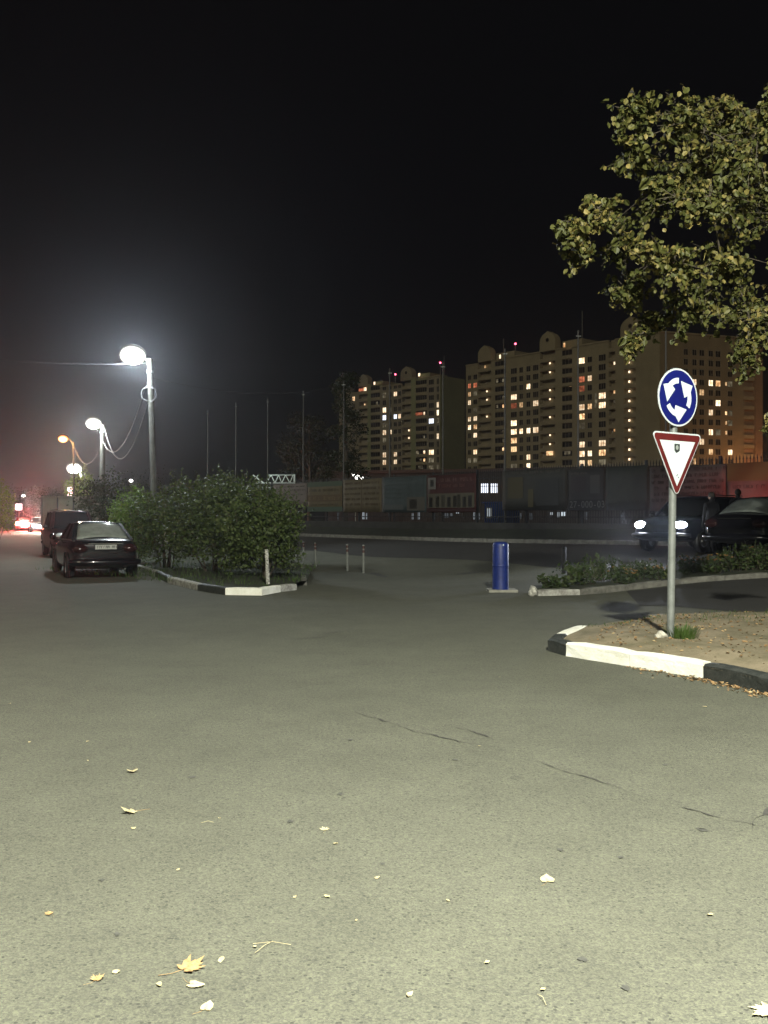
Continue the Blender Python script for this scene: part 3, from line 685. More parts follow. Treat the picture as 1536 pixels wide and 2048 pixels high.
# ------------------------------------------------------------------ cars
def loft(b, stations, ringfn, mi=0):
    rings = [ringfn(*s) for s in stations]; n = len(rings[0]); vs = [q for r in rings for q in r]
    fs = [(i*n+k, i*n+(k+1) % n, (i+1)*n+(k+1) % n, (i+1)*n+k) for i in range(len(rings)-1) for k in range(n)]
    fs += [tuple(range(n)), tuple(range((len(rings)-1)*n+n-1, (len(rings)-1)*n-1, -1))]
    b.add(vs, fs, mi, True)
def wheel_mesh():
    t = MB(); t.lathe([(.20, -.10), (.29, -.10), (.315, -.07), (.32, 0), (.315, .07), (.29, .10), (.20, .10)], 24, 'X')
    r = MB(); r.lathe([(.001, .085), (.05, .09), (.06, .06)], 12, 'X'); r.lathe([(.17, .06), (.205, .10), (.205, -.08)], 24, 'X')
    for k in range(5):
        a = k * 2 * math.pi / 5; r.bar((.07, .04 * math.cos(a), .04 * math.sin(a)), (.075, .19 * math.cos(a), .19 * math.sin(a)), .05, .03)
    r.lathe([(.001, .03), (.19, .03)], 16, 'X')
    return t.mesh('tyre', M['tyre']), r.mesh('rim', M['rim'])
TY, RI = wheel_mesh()
def make_car(kind, paint, rear_glass='glass_pale_reflect', plate=True, lights_on=None, plate_text=None):
    S = dict(
        sedan=dict(L=4.5, st=[(-2.24,.66,.40,.78,.84),(-2.19,.77,.30,.86,.955),(-1.75,.84,.22,.90,1.0),(-1.0,.86,.20,.91,.97),(0,.865,.19,.89,.95),(.9,.86,.20,.86,.94),(1.55,.84,.20,.78,.87),(2.05,.79,.24,.69,.75),(2.24,.66,.34,.60,.64)],
                   cab=(-1.76, -.92, .32, 1.06, .72, .555, .96, 1.38), wh=(-1.35, 1.38)),
        suv=dict(L=4.5, st=[(-2.22,.70,.45,1.0,1.05),(-2.17,.82,.36,1.05,1.12),(-1.7,.87,.30,1.08,1.14),(-1.0,.89,.28,1.08,1.13),(0,.89,.28,1.06,1.12),(.9,.89,.28,1.03,1.11),(1.55,.87,.28,.98,1.07),(2.05,.83,.32,.90,.98),(2.22,.70,.44,.80,.86)],
                 cab=(-2.10, -1.80, .35, 1.10, .76, .63, 1.10, 1.74), wh=(-1.35, 1.38)))[kind]
    root = empty('parked_car')
    y0, y1, y2, y3, wb, wt, zb, zt = S['cab']
    def ring(y, w, zb_, zs, zd):
        half = [(w * .90, zb_), (w * .985, zb_ + .10), (w, (zb_ + zs) * .5), (w * .99, zs - .10), (w * .955, zs), (w * .86, zd), (w * .45, zd + .02)]
        return [(x, y, z) for x, z in half] + [(0, y, zd + .03)] + [(-x, y, z) for x, z in reversed(half)] + [(0, y, zb_)]
    b = MB(); loft(b, S['st'], ring); body = b.build('body', M[paint], root)
    sub = body.modifiers.new('round', 'SUBSURF'); sub.levels = 1; sub.render_levels = 2
    # dark cabin core, then glass, pillars and roof
    core = MB(); i = .035
    core.add([(-wb+i, y0+i, zb-.05), (wb-i, y0+i, zb-.05), (wb-i, y3-i, zb-.05), (-wb+i, y3-i, zb-.05), (-wt+i, y1+i, zt-.05), (wt-i, y1+i, zt-.05), (wt-i, y2-i, zt-.05), (-wt+i, y2-i, zt-.05)],
             [(0,3,2,1),(4,5,6,7),(0,1,5,4),(1,2,6,5),(2,3,7,6),(3,0,4,7)])
    core.build('cabin', M['black'], root)
    def panel(name, q, m, inset=.05):
        q = [Vector(p) for p in q]; c = sum(q, Vector()) / 4; n = (q[1]-q[0]).cross(q[3]-q[0]).normalized()
        if n.dot(c - Vector((0, 0, .6))) < 0: n = -n
        f = [p + (c - p).normalized() * inset for p in q]; k = [p - n * .015 for p in f]
        return MB().add(f + k, [(0,1,2,3),(7,6,5,4),(0,4,5,1),(1,5,6,2),(2,6,7,3),(3,7,4,0)]).build(name, M[m], root)
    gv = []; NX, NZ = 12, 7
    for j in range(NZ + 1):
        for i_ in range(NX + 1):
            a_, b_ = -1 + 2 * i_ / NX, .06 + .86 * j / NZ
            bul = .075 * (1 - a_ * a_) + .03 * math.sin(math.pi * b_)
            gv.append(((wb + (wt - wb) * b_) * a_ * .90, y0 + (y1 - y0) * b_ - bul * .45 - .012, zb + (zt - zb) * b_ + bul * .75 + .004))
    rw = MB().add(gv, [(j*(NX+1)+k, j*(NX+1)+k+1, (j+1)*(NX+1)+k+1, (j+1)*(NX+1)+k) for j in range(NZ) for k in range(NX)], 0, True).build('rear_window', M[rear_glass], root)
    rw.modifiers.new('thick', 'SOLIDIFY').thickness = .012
    panel('windscreen', [(-wb, y3, zb), (wb, y3, zb), (wt, y2, zt), (-wt, y2, zt)], 'glass_dark', .07)
    ym = (y0 + y3) * .5; yt = (y1 + y2) * .5
    for s in (-1, 1):
        panel('side_window', [(s*wb, y0, zb), (s*wb, ym, zb), (s*wt, yt, zt), (s*wt, y1, zt)], 'glass_dark', .06)
        panel('side_window', [(s*wb, ym, zb), (s*wb, y3, zb), (s*wt, y2, zt), (s*wt, yt, zt)], 'glass_dark', .06)
    rf = MB(); N = 8; vs = []
    for j in range(5):
        y = y1 - .03 + (y2 - y1 + .06) * j / 4; arch = .035 * math.sin(math.pi * (j + .6) / 5.2)
        for k in range(N + 1):
            x = -1 + 2 * k / N; vs.append((x * (wt + .012), y, zt - .022 + arch + .045 * (1 - x * x)))
    nv = len(vs); vs += [(x, y, z - .05) for x, y, z in vs]
    fs = [(j*(N+1)+k, j*(N+1)+k+1, (j+1)*(N+1)+k+1, (j+1)*(N+1)+k) for j in range(4) for k in range(N)]
    fs += [tuple(q + nv for q in reversed(f)) for f in fs]
    edge = [k for k in range(N+1)] + [j*(N+1)+N for j in range(1,5)] + [4*(N+1)+k for k in range(N-1,-1,-1)] + [j*(N+1) for j in range(3,0,-1)]
    fs += [(edge[i], edge[(i+1) % len(edge)], edge[(i+1) % len(edge)] + nv, edge[i] + nv) for i in range(len(edge))]
    roof = rf.add(vs, fs, 0, True).build('roof', M[paint], root)
    for s in (-1, 1):
        for a, c in (((s*wb, y0, zb-.02), (s*wt, y1, zt-.02)), ((s*wb, ym, zb-.02), (s*wt, yt, zt-.02)), ((s*wb, y3, zb-.02), (s*wt, y2, zt-.02))):
            MB().bar(a, c, .07, .045).build('pillar', M[paint], root)
        MB().bar((s*wb, y0, zb-.005), (s*wb, y3, zb-.005), .05, .035).build('belt_line', M[paint], root)
        mr = MB(); mr.lathe([(.001, .07), (.07, .05), (.09, 0), (.06, -.05), (.001, -.06)], 12, 'Y', (s * (wb + .24), y3 - .28, zb + .05)); mr.bar((s*(wb+.02), y3-.3, zb), (s*(wb+.2), y3-.28, zb+.04), .03); mr.build('mirror', M[paint], root)
        for yy in (-.55, .45): MB().box(s*.855-.02*s - .015, s*.855 + .015, yy, yy + .16, .80 if kind == 'sedan' else .98, .825 if kind == 'sedan' else 1.005).build('door_handle', M['chrome'] if kind == 'sedan' else M[paint], root)
    for yy in S['wh']:
        for s in (-1, 1):
            w = empty('wheel', (s * .77, yy, .32)); w.parent = root
            t = link('tyre', TY, w); r = link('rim', RI, w)
            if s < 0: t.rotation_euler = (0, 0, math.pi); r.rotation_euler = (0, 0, math.pi)
            MB().lathe([(.335, -.02), (.365, -.02), (.365, .105), (.335, .105)], 24, 'X', (0, 0, 0)).build('arch_trim', M['black'], w, rot=(0, 0, 0 if s > 0 else math.pi))
    zl = .78 if kind == 'sedan' else .98; ye = S['st'][1][0]; yf = S['st'][-2][0]
    on_t = lights_on and 'tail' in lights_on; on_h = lights_on and 'head' in lights_on
    for s in (-1, 1):
        tl = MB(); tl.lathe([(.001, -.055), (.10, -.045), (.14, -.02), (.15, .05)], 16, 'Y', (0, 0, 0))
        o = tl.build('taillight', M['tail_on'] if on_t else M['tail_glass'], root, (s * .60, ye - .015, zl - .02)); o.scale = (1.25, 1.3, .8)
        hl = MB(); hl.lathe([(.001, .055), (.09, .045), (.13, .02), (.14, -.06)], 16, 'Y', (0, 0, 0))
        o = hl.build('headlight', M['headlight_on'] if on_h else M['lamp_glass'], root, (s * .58, yf + .085, zl - .15)); o.scale = (1.3, 1.6, .85)
    bp = MB(); N = 10
    for yy, sg in ((-2.24, -1), (2.22, 1)):
        pts = [(-.86 + 1.72 * k / N, yy + sg * (.06 - .22 * abs(-1 + 2 * k / N) ** 3), .42 if kind == 'sedan' else .5) for k in range(N + 1)]
        MB().tube(pts, [.06] + [.10] * (N - 1) + [.06], 8).build('bumper', M[paint], root)
    MB().bar((-.45, 2.19, .58 if kind == 'sedan' else .76), (.45, 2.19, .58 if kind == 'sedan' else .76), .04, .14).build('grille', M['black'], root)
    if plate:
        zp = .80 if kind == 'sedan' else .62; yp = S['st'][0][0] - .03 - (.07 if kind != 'sedan' else 0)
        pl = MB().box(-.26, .26, yp - .012, yp, zp - .056, zp + .056).build('licence_plate', M['plate'], root)
        if plate_text:
            x = -.215
            for ch in plate_text:
                w_ = .045
                if ch != ' ':
                    k = MB(); k.box(x, x + .010, yp - .015, yp - .0125, zp - .034, zp + .034); k.box(x + .010, x + w_ - .012, yp - .015, yp - .0125, zp + .020, zp + .034)
                    if ord(ch) % 2: k.box(x + .010, x + w_ - .012, yp - .015, yp - .0125, zp - .006, zp + .008)
                    if ord(ch) % 3: k.box(x + w_ - .012, x + w_ - .002, yp - .015, yp - .0125, zp - .034, zp + .034)
                    k.build('plate_character', M['plate_ink'], pl)
                x += w_ + .006
    MB().tube([(.45, -2.15, .26), (.45, -2.33, .25)], .03, 8).build('exhaust', M['chrome'], root)
    if kind == 'sedan': MB().bar((-.42, -2.255, .885), (.42, -2.255, .885), .02, .018).build('boot_trim', M['chrome'], root)
    else:
        for s in (-1, 1): MB().bar((s * .52, y1 + .2, zt + .07), (s * .52, y2 - .1, zt + .075), .03, .03).build('roof_rail', M['chrome'], root)
    return root
# black saloon beside the shrub island
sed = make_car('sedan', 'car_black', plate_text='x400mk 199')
rc = ground_at(212, 1158); hd = R(25)
sed.location = (rc.x - math.sin(hd) * 2.25, rc.y + math.cos(hd) * 2.25, 0); sed.rotation_euler = (0, 0, hd)
tag(sed, 'black saloon, reflection painted pale into its rear window, parked beside the shrub island', 'car')
suv = make_car('suv', 'car_dark', 'glass_dark', plate=True)
p = at(140, 37.2, 0); suv.location = p; suv.rotation_euler = (0, 0, R(25 + 180))
tag(suv, 'dark tall car with bright roof parked in front of the black saloon', 'car')
# dark car with lit headlights by the fence, rear end of another dark saloon before it
dk = make_car('suv', 'car_navy', 'glass_dark', plate=False, lights_on=('head', 'tail')); dk.scale = (1, 1, .84)
p = Vector((8.95, 27.0, gz(8.95, 27.0))); dk.location = p; dk.rotation_euler = (0, 0, R(134))
tag(dk, 'dark car with both headlights on in front of the fence', 'car')
for s in (-1, 1):
    d = bpy.data.lights.new('headlight_beam', 'SPOT'); d.energy = 500; d.spot_size = R(75); d.spot_blend = .8; d.color = (.82, .88, 1.0); d.shadow_soft_size = .06
    o = bpy.data.objects.new('headlight_beam', d); COL.objects.link(o); o.parent = dk; o.location = (s * .58, 2.5, .80); o.rotation_euler = (R(82), 0, 0)
for s in (-1, 1): point('taillight_glow', dk, (s * .6, -2.45, 1.05), 80, (1, .06, .05), .08)
s2 = make_car('sedan', 'car_black', 'glass_pale_reflect', plate=False)
s2.location = (10.05, 24.45, gz(10.05, 24.45)); s2.rotation_euler = (0, 0, R(-46))
tag(s2, 'dark saloon seen from behind at the right edge of the picture', 'car')
# far cars at the left
fr = make_car('sedan', 'car_red', 'glass_pale_reflect', plate=True, lights_on=('tail',)); p = at(47, 96); fr.location = (p.x, p.y, 0); fr.rotation_euler = (0, 0, R(24))
MB().bar((-.3, -1.80, 1.02), (.3, -1.80, 1.02), .05, .06).build('brake_light', M['tail_on'], fr)
for c_ in [q for q in fr.children if q.name.startswith('taillight')]: c_.scale = (1.9, 1.3, 1.3)
tag(fr, 'far red car with glowing brake lights at the left', 'car')
point('taillight_glow', fr, (0, -2.7, .7), 9000, (1, .12, .10), .3)
fo = make_car('sedan', 'car_navy', 'glass_dark', plate=False, lights_on=('head',)); p = at(78, 88); fo.location = (p.x, p.y, 0); fo.rotation_euler = (0, 0, R(24 + 180))
tag(fo, 'oncoming far car with dazzling headlights beside the red one', 'car')
point('headlight_glow', fo, (0, 2.8, .7), 6000, (1, .78, .62), .3)

# ------------------------------------------------------------------ people behind the dark car
def person(loc, rz, h, label, lean=0.0):
    root = empty('person', loc, rz); s = h / 1.75
    J = dict(pel=(0,0,.95), sp=(0,-.01,1.15), ch=(0,-.01,1.36), nk=(0,0,1.50), hd0=(0,-.01,1.58), hd1=(0,-.015,1.66), hd2=(0,-.005,1.74))
    R_ = dict(pel=(.16,.11), sp=(.145,.10), ch=(.17,.11), nk=(.058,.058), hd0=(.065,.075), hd1=(.078,.098), hd2=(.06,.075))
    E = [('pel','sp'), ('sp','ch'), ('ch','nk'), ('nk','hd0'), ('hd0','hd1'), ('hd1','hd2')]
    for q, sg in (('l', 1), ('r', -1)):
        J.update({q+'sh': (sg*.185,0,1.42), q+'el': (sg*.25,.02,1.13), q+'wr': (sg*.22,-.10,.90), q+'pm': (sg*.215,-.13,.83), q+'hp': (sg*.10,0,.90), q+'kn': (sg*.11,-.01,.50), q+'an': (sg*.12,.03,.09), q+'to': (sg*.135,-.13,.04)})
        R_.update({q+'sh': (.065,.065), q+'el': (.048,.048), q+'wr': (.03,.034), q+'pm': (.024,.042), q+'hp': (.095,.10), q+'kn': (.062,.066), q+'an': (.042,.048), q+'to': (.045,.03)})
        E += [('ch', q+'sh'), (q+'sh', q+'el'), (q+'el', q+'wr'), (q+'wr', q+'pm'), ('pel', q+'hp'), (q+'hp', q+'kn'), (q+'kn', q+'an'), (q+'an', q+'to')]
        for k in range(4):
            a, b_ = q+'f%d' % k, q+'g%d' % k; ln = (.075, .085, .08, .062)[k]
            J[a] = (sg*.215, -.155 + .02*k, .805 - .012*(1.5-abs(k-1.5))); J[b_] = (sg*.205, -.16 + .022*k, .80 - ln)
            R_[a] = (.0095,)*2; R_[b_] = (.0075,)*2; E += [(q+'pm', a), (a, b_)]
        J[q+'t0'] = (sg*.205, -.165, .85); J[q+'t1'] = (sg*.195, -.185, .80); R_[q+'t0'] = (.011,)*2; R_[q+'t1'] = (.008,)*2; E += [(q+'pm', q+'t0'), (q+'t0', q+'t1')]
    keys = list(J); me = bpy.data.meshes.new('body')
    me.from_pydata([Vector(J[k]) * s for k in keys], [(keys.index(a), keys.index(b)) for a, b in E], [])
    o = link('body', me, root); md_ = o.modifiers.new('skin', 'SKIN'); o.modifiers.new('sub', 'SUBSURF').render_levels = 1
    for i, k in enumerate(keys):
        sv = me.skin_vertices[0].data[i]; sv.radius = [r * s for r in R_[k]]; sv.use_root = (k == 'pel')
    me.materials.append(M['cloth_dk'])
    # jacket colour on the body; face, ears and hair as own pieces
    f = MB(); f.lathe([(.001, -.115), (.045, -.10), (.072, -.05), (.080, .0), (.076, .05), (.05, .095), (.001, .115)], 16)
    fo_ = f.build('face', M['skin'], root, (0, -.028 * s, 1.645 * s)); fo_.scale = (.96 * s, 1.08 * s, 1.0 * s)
    MB().add([(0,-.125,1.655),(-.016,-.10,1.615),(.016,-.10,1.615),(0,-.10,1.67)], [(0,1,2),(0,2,3),(0,3,1)]).build('nose', M['skin'], fo_).matrix_parent_inverse = Matrix.Translation((0, .028, -1.645))
    for sg in (-1, 1):
        MB().lathe([(.001,-.012),(.011,0),(.001,.008)], 8, 'Y', (sg*.03, -.082, .012)).build('eye', M['hair'], fo_)
        MB().lathe([(.001,-.01),(.022,0),(.001,.01)], 8, 'X', (sg*.082, .01, -.005)).build('ear', M['skin'], fo_)
    MB().bar((-.022, -.084, -.055), (.022, -.084, -.055), .008, .008).build('mouth', M['sign_red'], fo_)
    h_ = MB(); h_.lathe([(.001, .125), (.05, .112), (.082, .07), (.092, .02), (.088, -.03)], 16)
    ho = h_.build('hair', M['hair'], root, (0, .004 * s, 1.655 * s)); ho.scale = (s, 1.12 * s, s)
    return tag(root, label, 'person', 'people between the dark cars')
p = at(1423, 24.85); person((p.x, p.y, p.z), R(195), 1.60, 'person with dark hair and jacket, left of the two between the cars')
p = at(1476, 25.6); person((p.x, p.y, p.z), R(165), 1.64, 'person in a dark jacket, right of the two between the cars')

# ------------------------------------------------------------------ banner fence
FZ = math.atan2(FDIR.y, FDIR.x)
def fpos(s, t=0.0, z=0.0):
    p = Vector((0, FA, z)) + FDIR * s + FNRM * t; return p
def s_of(px): return fence_pt(px).x * FN
S0, S1, PL_TOP, F_TOP = -14.2, 21.6, 1.28, 3.48
fence = empty('banner_fence', fpos(0, 0, 0), FZ)
tag(fence, 'tall dark steel paling fence with spiked tops hung with banners', 'fence')
MB().box(S0, S1, -.12, .12, .3, PL_TOP).build('plinth', M['plinth'], fence)
for z in (PL_TOP + .22, F_TOP - .35): MB().box(S0, S1, .012, .05, z, z + .04).build('rail', M['fence'], fence)
pm = MB(); pm.box(-.012, .012, -.012, .010, 0, F_TOP - PL_TOP - .10)
pm.add([(-.022, -.012, F_TOP-PL_TOP-.10), (.022, -.012, F_TOP-PL_TOP-.10), (.022, .010, F_TOP-PL_TOP-.10), (-.022, .010, F_TOP-PL_TOP-.10), (0, 0, F_TOP-PL_TOP+.06)], [(0,1,4),(1,2,4),(2,3,4),(3,0,4)])
pme = pm.mesh('paling', M['fence'])
s = S0 + .06
while s < S1:
    if (s - S0) % 2.98 > .08: link('paling', pme, fence, (s, 0, PL_TOP))
    s += .125
pom = MB(); pom.box(-.04, .04, .055, .135, .3 - PL_TOP, F_TOP - PL_TOP + .05); pome = pom.mesh('post', M['fence'])
for k in range(13): link('post', pome, fence, (S0 + 2.98 * k, 0, PL_TOP))

BK = 0.36      # scales all banner colours darker, offsetting the added fill light
def banner(px0, px1, col, label, z0=1.72, z1=3.38, deco=None, col2=None, sag=.02):
    a, b_ = s_of(px0) + .03, s_of(px1) - .03; w = b_ - a
    root = empty('fence_banner', fpos((a + b_) / 2, .035, 0), FZ)
    N = 14; vs = []
    rr = random.Random(int(px0))
    for j in range(5):
        for i in range(N + 1):
            x = -w/2 + w * i / N; z = z0 + (z1 - z0) * j / 4 - (sag * math.sin(math.pi * i / N) if j == 4 else 0)
            vs.append((x, -.012 * abs(math.sin(i * 1.9 + px0)) - .004 * rr.random(), z))
    fs = [(j*(N+1)+i, j*(N+1)+i+1, (j+1)*(N+1)+i+1, (j+1)*(N+1)+i) for j in range(4) for i in range(N)]
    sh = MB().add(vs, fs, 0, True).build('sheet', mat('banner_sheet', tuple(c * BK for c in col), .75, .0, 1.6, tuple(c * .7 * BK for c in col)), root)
    so = sh.modifiers.new('thick', 'SOLIDIFY'); so.thickness = .006
    def block(name, x0, x1, zz0, zz1, c):
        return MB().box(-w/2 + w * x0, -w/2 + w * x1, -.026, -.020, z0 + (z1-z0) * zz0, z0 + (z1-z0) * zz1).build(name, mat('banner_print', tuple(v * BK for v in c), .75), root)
    def line(x0, x1, zc, hh, c, seed, dens=.75):
        # a line of small letter-like strokes, one mesh per line
        r2 = random.Random(seed); k = MB(); x = -w/2 + w * x0; e = -w/2 + w * x1; zc = z0 + (z1 - z0) * zc; hh = hh * (z1 - z0)
        while x < e:
            lw = hh * r2.uniform(.4, .75)
            if r2.random() < dens:
                k.box(x, x + lw * .3, -.026, -.020, zc - hh/2, zc + hh/2)
                zz = r2.choice((hh * .3, -hh * .05, -hh * .5)); k.box(x + lw * .3, x + lw, -.026, -.020, zc + zz, zc + zz + hh * .2)
                if r2.random() < .5: k.box(x + lw * .72, x + lw, -.0265, -.0205, zc - hh/2, zc + hh * .3)
            x += lw + hh * .22
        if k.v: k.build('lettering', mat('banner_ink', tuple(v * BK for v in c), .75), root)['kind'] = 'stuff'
    if deco: deco(block, line, w, z0, z1, root)
    for x in (-w/2 + .03, w/2 - .03):
        for z in (z0 + .05, z1 - .05): MB().bar((x, -.03, z), (x, .06, z), .015).build('tie', M['cable'], root)
    return tag(root, label, 'banner', 'banners on the fence')
def d0(B, Ln, w, a, b, r): Ln(.08, .95, .86, .07, (.12,.09,.08), 1); Ln(.5, .95, .70, .06, (.12,.09,.08), 2); Ln(.08, .9, .5, .05, (.15,.12,.1), 3)
def d1(B, Ln, w, a, b, r):
    B('printed_band', 0, 1, .84, 1.0, (.07,.12,.06)); B('printed_band', 0, 1, .34, .56, (.15,.085,.02)); Ln(.05, .92, .45, .13, (.33,.24,.09), 4); Ln(.05, .9, .72, .09, (.10,.07,.03), 5); B('printed_band', 0, 1, 0, .16, (.07,.13,.08)); Ln(.1, .9, .24, .05, (.12,.08,.03), 6)
def d2(B, Ln, w, a, b, r):
    for k, (x0, x1) in enumerate(((.05, .46), (.53, .96))):
        for j in range(5): Ln(x0, x1, .88 - j * .16, .065, (.12,.075,.035), 10 + k * 7 + j)
    B('printed_rule', .49, .505, .03, .97, (.14,.10,.05))
def d3(B, Ln, w, a, b, r):
    for j in range(5): Ln(.06, .80 - .05 * j, .90 - j * .12, .055, (.16,.20,.20), 30 + j)
    B('printed_photo', .58, .97, .05, .42, (.15,.14,.115)); B('printed_photo', .64, .80, .10, .36, (.05,.045,.04)); B('printed_band', .05, .5, .08, .22, (.12,.14,.14))
def d4(B, Ln, w, a, b, r):
    B('emblem_field', .03, .19, .62, .93, (.30,.29,.27)); B('emblem', .075, .145, .69, .87, (.06,.06,.06))
    Ln(.26, .95, .86, .10, (.24,.13,.115), 40); Ln(.26, .85, .70, .08, (.22,.10,.09), 41)
    B('pale_panel', .03, .97, .12, .50, (.16,.145,.10))
    for k, x in enumerate((.05, .19, .31, .43, .55, .63, .74, .85)):
        B('printed_figure', x, x + .07, .14, .40 + .03 * (k % 3), ((.03,.028,.026), (.035,.03,.03), (.09,.085,.06))[k % 3])
    B('printed_band', 0, 1, .02, .09, (.05,.008,.008))
def d5(B, Ln, w, a, b, r): B('printed_photo', .10, .34, .30, .82, (.075,.062,.02)); B('printed_photo', .42, .50, .08, .52, (.10,.085,.03)); B('printed_photo', .54, .88, .12, .75, (.030,.032,.028)); Ln(.08, .92, .93, .06, (.12,.11,.09), 50)
def d6(B, Ln, w, a, b, r):
    B('printed_photo', .62, .88, .40, .82, (.11,.105,.10)); B('printed_photo', .1, .5, .45, .8, (.06,.045,.045)); Ln(.1, .5, .88, .05, (.15,.13,.12), 60)
    B('number_panel', .03, .99, .02, .26, (.012,.012,.012))
    ink = mat('banner_ink', (.085, .085, .08), .7); x = -.78
    for ch in '27-000-03':
        cu = bpy.data.curves.new('digit', 'FONT'); cu.body = ch; cu.size = .36; cu.align_x = 'CENTER'; cu.align_y = 'CENTER'; cu.extrude = .002
        o = bpy.data.objects.new('digit', cu); COL.objects.link(o); bpy.context.view_layer.update()
        me = bpy.data.meshes.new_from_object(o.evaluated_get(bpy.context.evaluated_depsgraph_get())); bpy.data.objects.remove(o)
        me.materials.clear(); me.materials.append(ink)
        link('digit', me, r, (x + .06, -.031, a + (b - a) * .14), (R(90), 0, 0)); x += .195
def d7(B, Ln, w, a, b, r): Ln(.1, .9, .2, .05, (.10,.11,.09), 70, .5)
def d8(B, Ln, w, a, b, r):
    for j in range(6): Ln(.03, .97 - .06 * (j % 2), .92 - j * .135, .075, (.07,.045,.045), 80 + j)
    B('printed_panel', .70, .95, .03, .22, (.34,.25,.23)); Ln(.74, .93, .12, .10, (.07,.03,.03), 90)
def d9(B, Ln, w, a, b, r): B('printed_band', 0, 1, .62, 1, (.13,.115,.03)); Ln(.1, .9, .5, .07, (.07,.05,.05), 91); Ln(.1, .9, .22, .07, (.09,.06,.06), 92); B('printed_band', 0, 1, .0, .10, (.26,.22,.18))
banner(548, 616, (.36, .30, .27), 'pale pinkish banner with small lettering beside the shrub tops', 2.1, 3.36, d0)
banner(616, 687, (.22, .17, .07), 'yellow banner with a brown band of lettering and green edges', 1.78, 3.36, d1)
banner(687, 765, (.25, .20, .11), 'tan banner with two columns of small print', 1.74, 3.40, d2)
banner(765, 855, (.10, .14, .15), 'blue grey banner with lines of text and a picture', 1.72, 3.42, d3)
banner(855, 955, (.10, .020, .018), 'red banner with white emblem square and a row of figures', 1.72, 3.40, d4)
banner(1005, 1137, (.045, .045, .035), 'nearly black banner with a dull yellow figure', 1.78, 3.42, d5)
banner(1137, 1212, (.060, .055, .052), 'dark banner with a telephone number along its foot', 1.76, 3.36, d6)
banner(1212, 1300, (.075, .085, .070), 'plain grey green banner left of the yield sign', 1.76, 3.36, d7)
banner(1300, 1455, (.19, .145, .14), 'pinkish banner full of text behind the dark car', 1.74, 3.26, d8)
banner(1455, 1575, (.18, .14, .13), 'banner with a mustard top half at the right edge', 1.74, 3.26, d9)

# tall net masts along the fence
for k in range(11):
    X = (k - 5) * 2.383; D = FA + FB * X; px = 768 + X / D * F_PX
    p = Vector((X, D, gz(X, D) + .3)) - FNRM * .35
    o = empty('net_mast', p); hgt = 8.6 - p.z + rnd.uniform(-.15, .15)
    MB().tube([(0,0,-.2), (0,0,hgt * .5), (0,0,hgt)], [.05, .042, .03], 8).build('tube', M['mast'], o)
    MB().tube([(0,0,hgt), (0,0,hgt + .04)], [.045, .02], 8).build('cap', M['mast'], o)
    MB().bar((-.1, -.04, hgt - .2), (.1, -.04, hgt - .2), .03).build('net_hook', M['galv'], o)
    words = ['first', 'second', 'third', 'fourth', 'fifth', 'sixth', 'seventh', 'eighth', 'ninth', 'tenth', 'eleventh']
    tag(o, 'slender grey mast behind the fence, %s from the left' % words[k], 'mast', 'net masts behind the fence')

# ------------------------------------------------------------------ things behind the fence
def on_line(px, D): return Vector(((px - 768) / F_PX * D, D, .45))
lb0, lb1 = on_line(650, 112), on_line(1640, 94)
e = (lb1 - lb0); LBL = e.length; LBA = math.atan2(e.y, e.x)
lb = empty('low_building', (lb0.x, lb0.y, .3), LBA)
tag(lb, 'long low dark building behind the fence with two lit windows', 'building')
def lb_s(px):
    u = (px - 768) / F_PX; dx, dy = e.x, e.y; k = (u * lb0.y - lb0.x) / (dx - u * dy); return k * LBL, lb0.y + k * dy
MB().box(0, LBL, 0, 12, 0, 6.1).build('wall', M['shed'], lb)
MB().box(-.3, LBL + .3, -.35, 12.3, 6.1, 6.45).build('roof', M['roofing'], lb)
for px, w_, h_, zc in ((969.5, .80, 1.0, 4.95), (988.5, .75, 1.0, 4.95)):
    s_, D = lb_s(px); zc = EYE + (HZ_Y - 976.5) / F_PX * D - .3
    fr_ = MB(); fr_.box(s_ - w_/2 - .06, s_ + w_/2 + .06, -.05, .0, zc - h_/2 - .06, zc + h_/2 + .06); wobj = fr_.build('window', M['win_frame'], lb)
    for (a, b_, c, d_) in ((-.48, -.03, -.5, .18), (.03, .48, -.5, .18), (-.48, -.03, .27, .5), (.03, .48, .27, .5)):
        MB().box(s_ + a * w_, s_ + b_ * w_, -.08, -.055, zc + c * h_, zc + d_ * h_).build('pane', M['w_b'], wobj)
for k, (px, w_, st, z0_, z1_) in enumerate(((636, .25, .10, .9, 1.5), (643, .18, .14, 1.1, 1.6), (676, .2, .08, .8, 1.6), (727, .22, .5, .8, 1.6), (733, .16, .35, .8, 1.5), (778, .15, .18, 1.2, 1.6), (826, .3, .2, .8, 1.5), (838, .22, .25, .8, 1.6), (868, .2, .1, .8, 1.5), (893, .6, .09, 1.0, 1.5), (903, .3, .14, 1.2, 1.5), (915, .4, .3, 1.45, 1.65), (949, .16, .4, .8, 1.6), (957, .3, .12, .8, 1.5), (1029, .2, .2, 1.1, 1.6), (1040, .3, .08, .9, 1.5), (1062, .3, .05, .8, 1.5), (1103, .25, .5, 1.3, 1.6), (1117, .2, .5, 1.0, 1.6), (1127, .5, .75, 1.2, 1.62), (1172, .25, .12, .8, 1.6), (1245, .3, .04, .8, 1.5))):
    s_, D = lb_s(px)
    if s_ < .5: continue
    wo_ = MB().box(s_ - w_/2 - .03, s_ + w_/2 + .03, -.04, 0, z0_ - .03, z1_ + .03).build('shop_window', M['shed'], lb)
    MB().box(s_ - w_/2, s_ + w_/2, -.06, -.042, z0_, z1_).build('pane', emat('shop_window_glow', (.82, .92, 1.0), st), wo_)
kp = fence_pt(988, -3.2); kp.z = .7
kk = empty('blue_kiosk', kp, FZ + R(12))
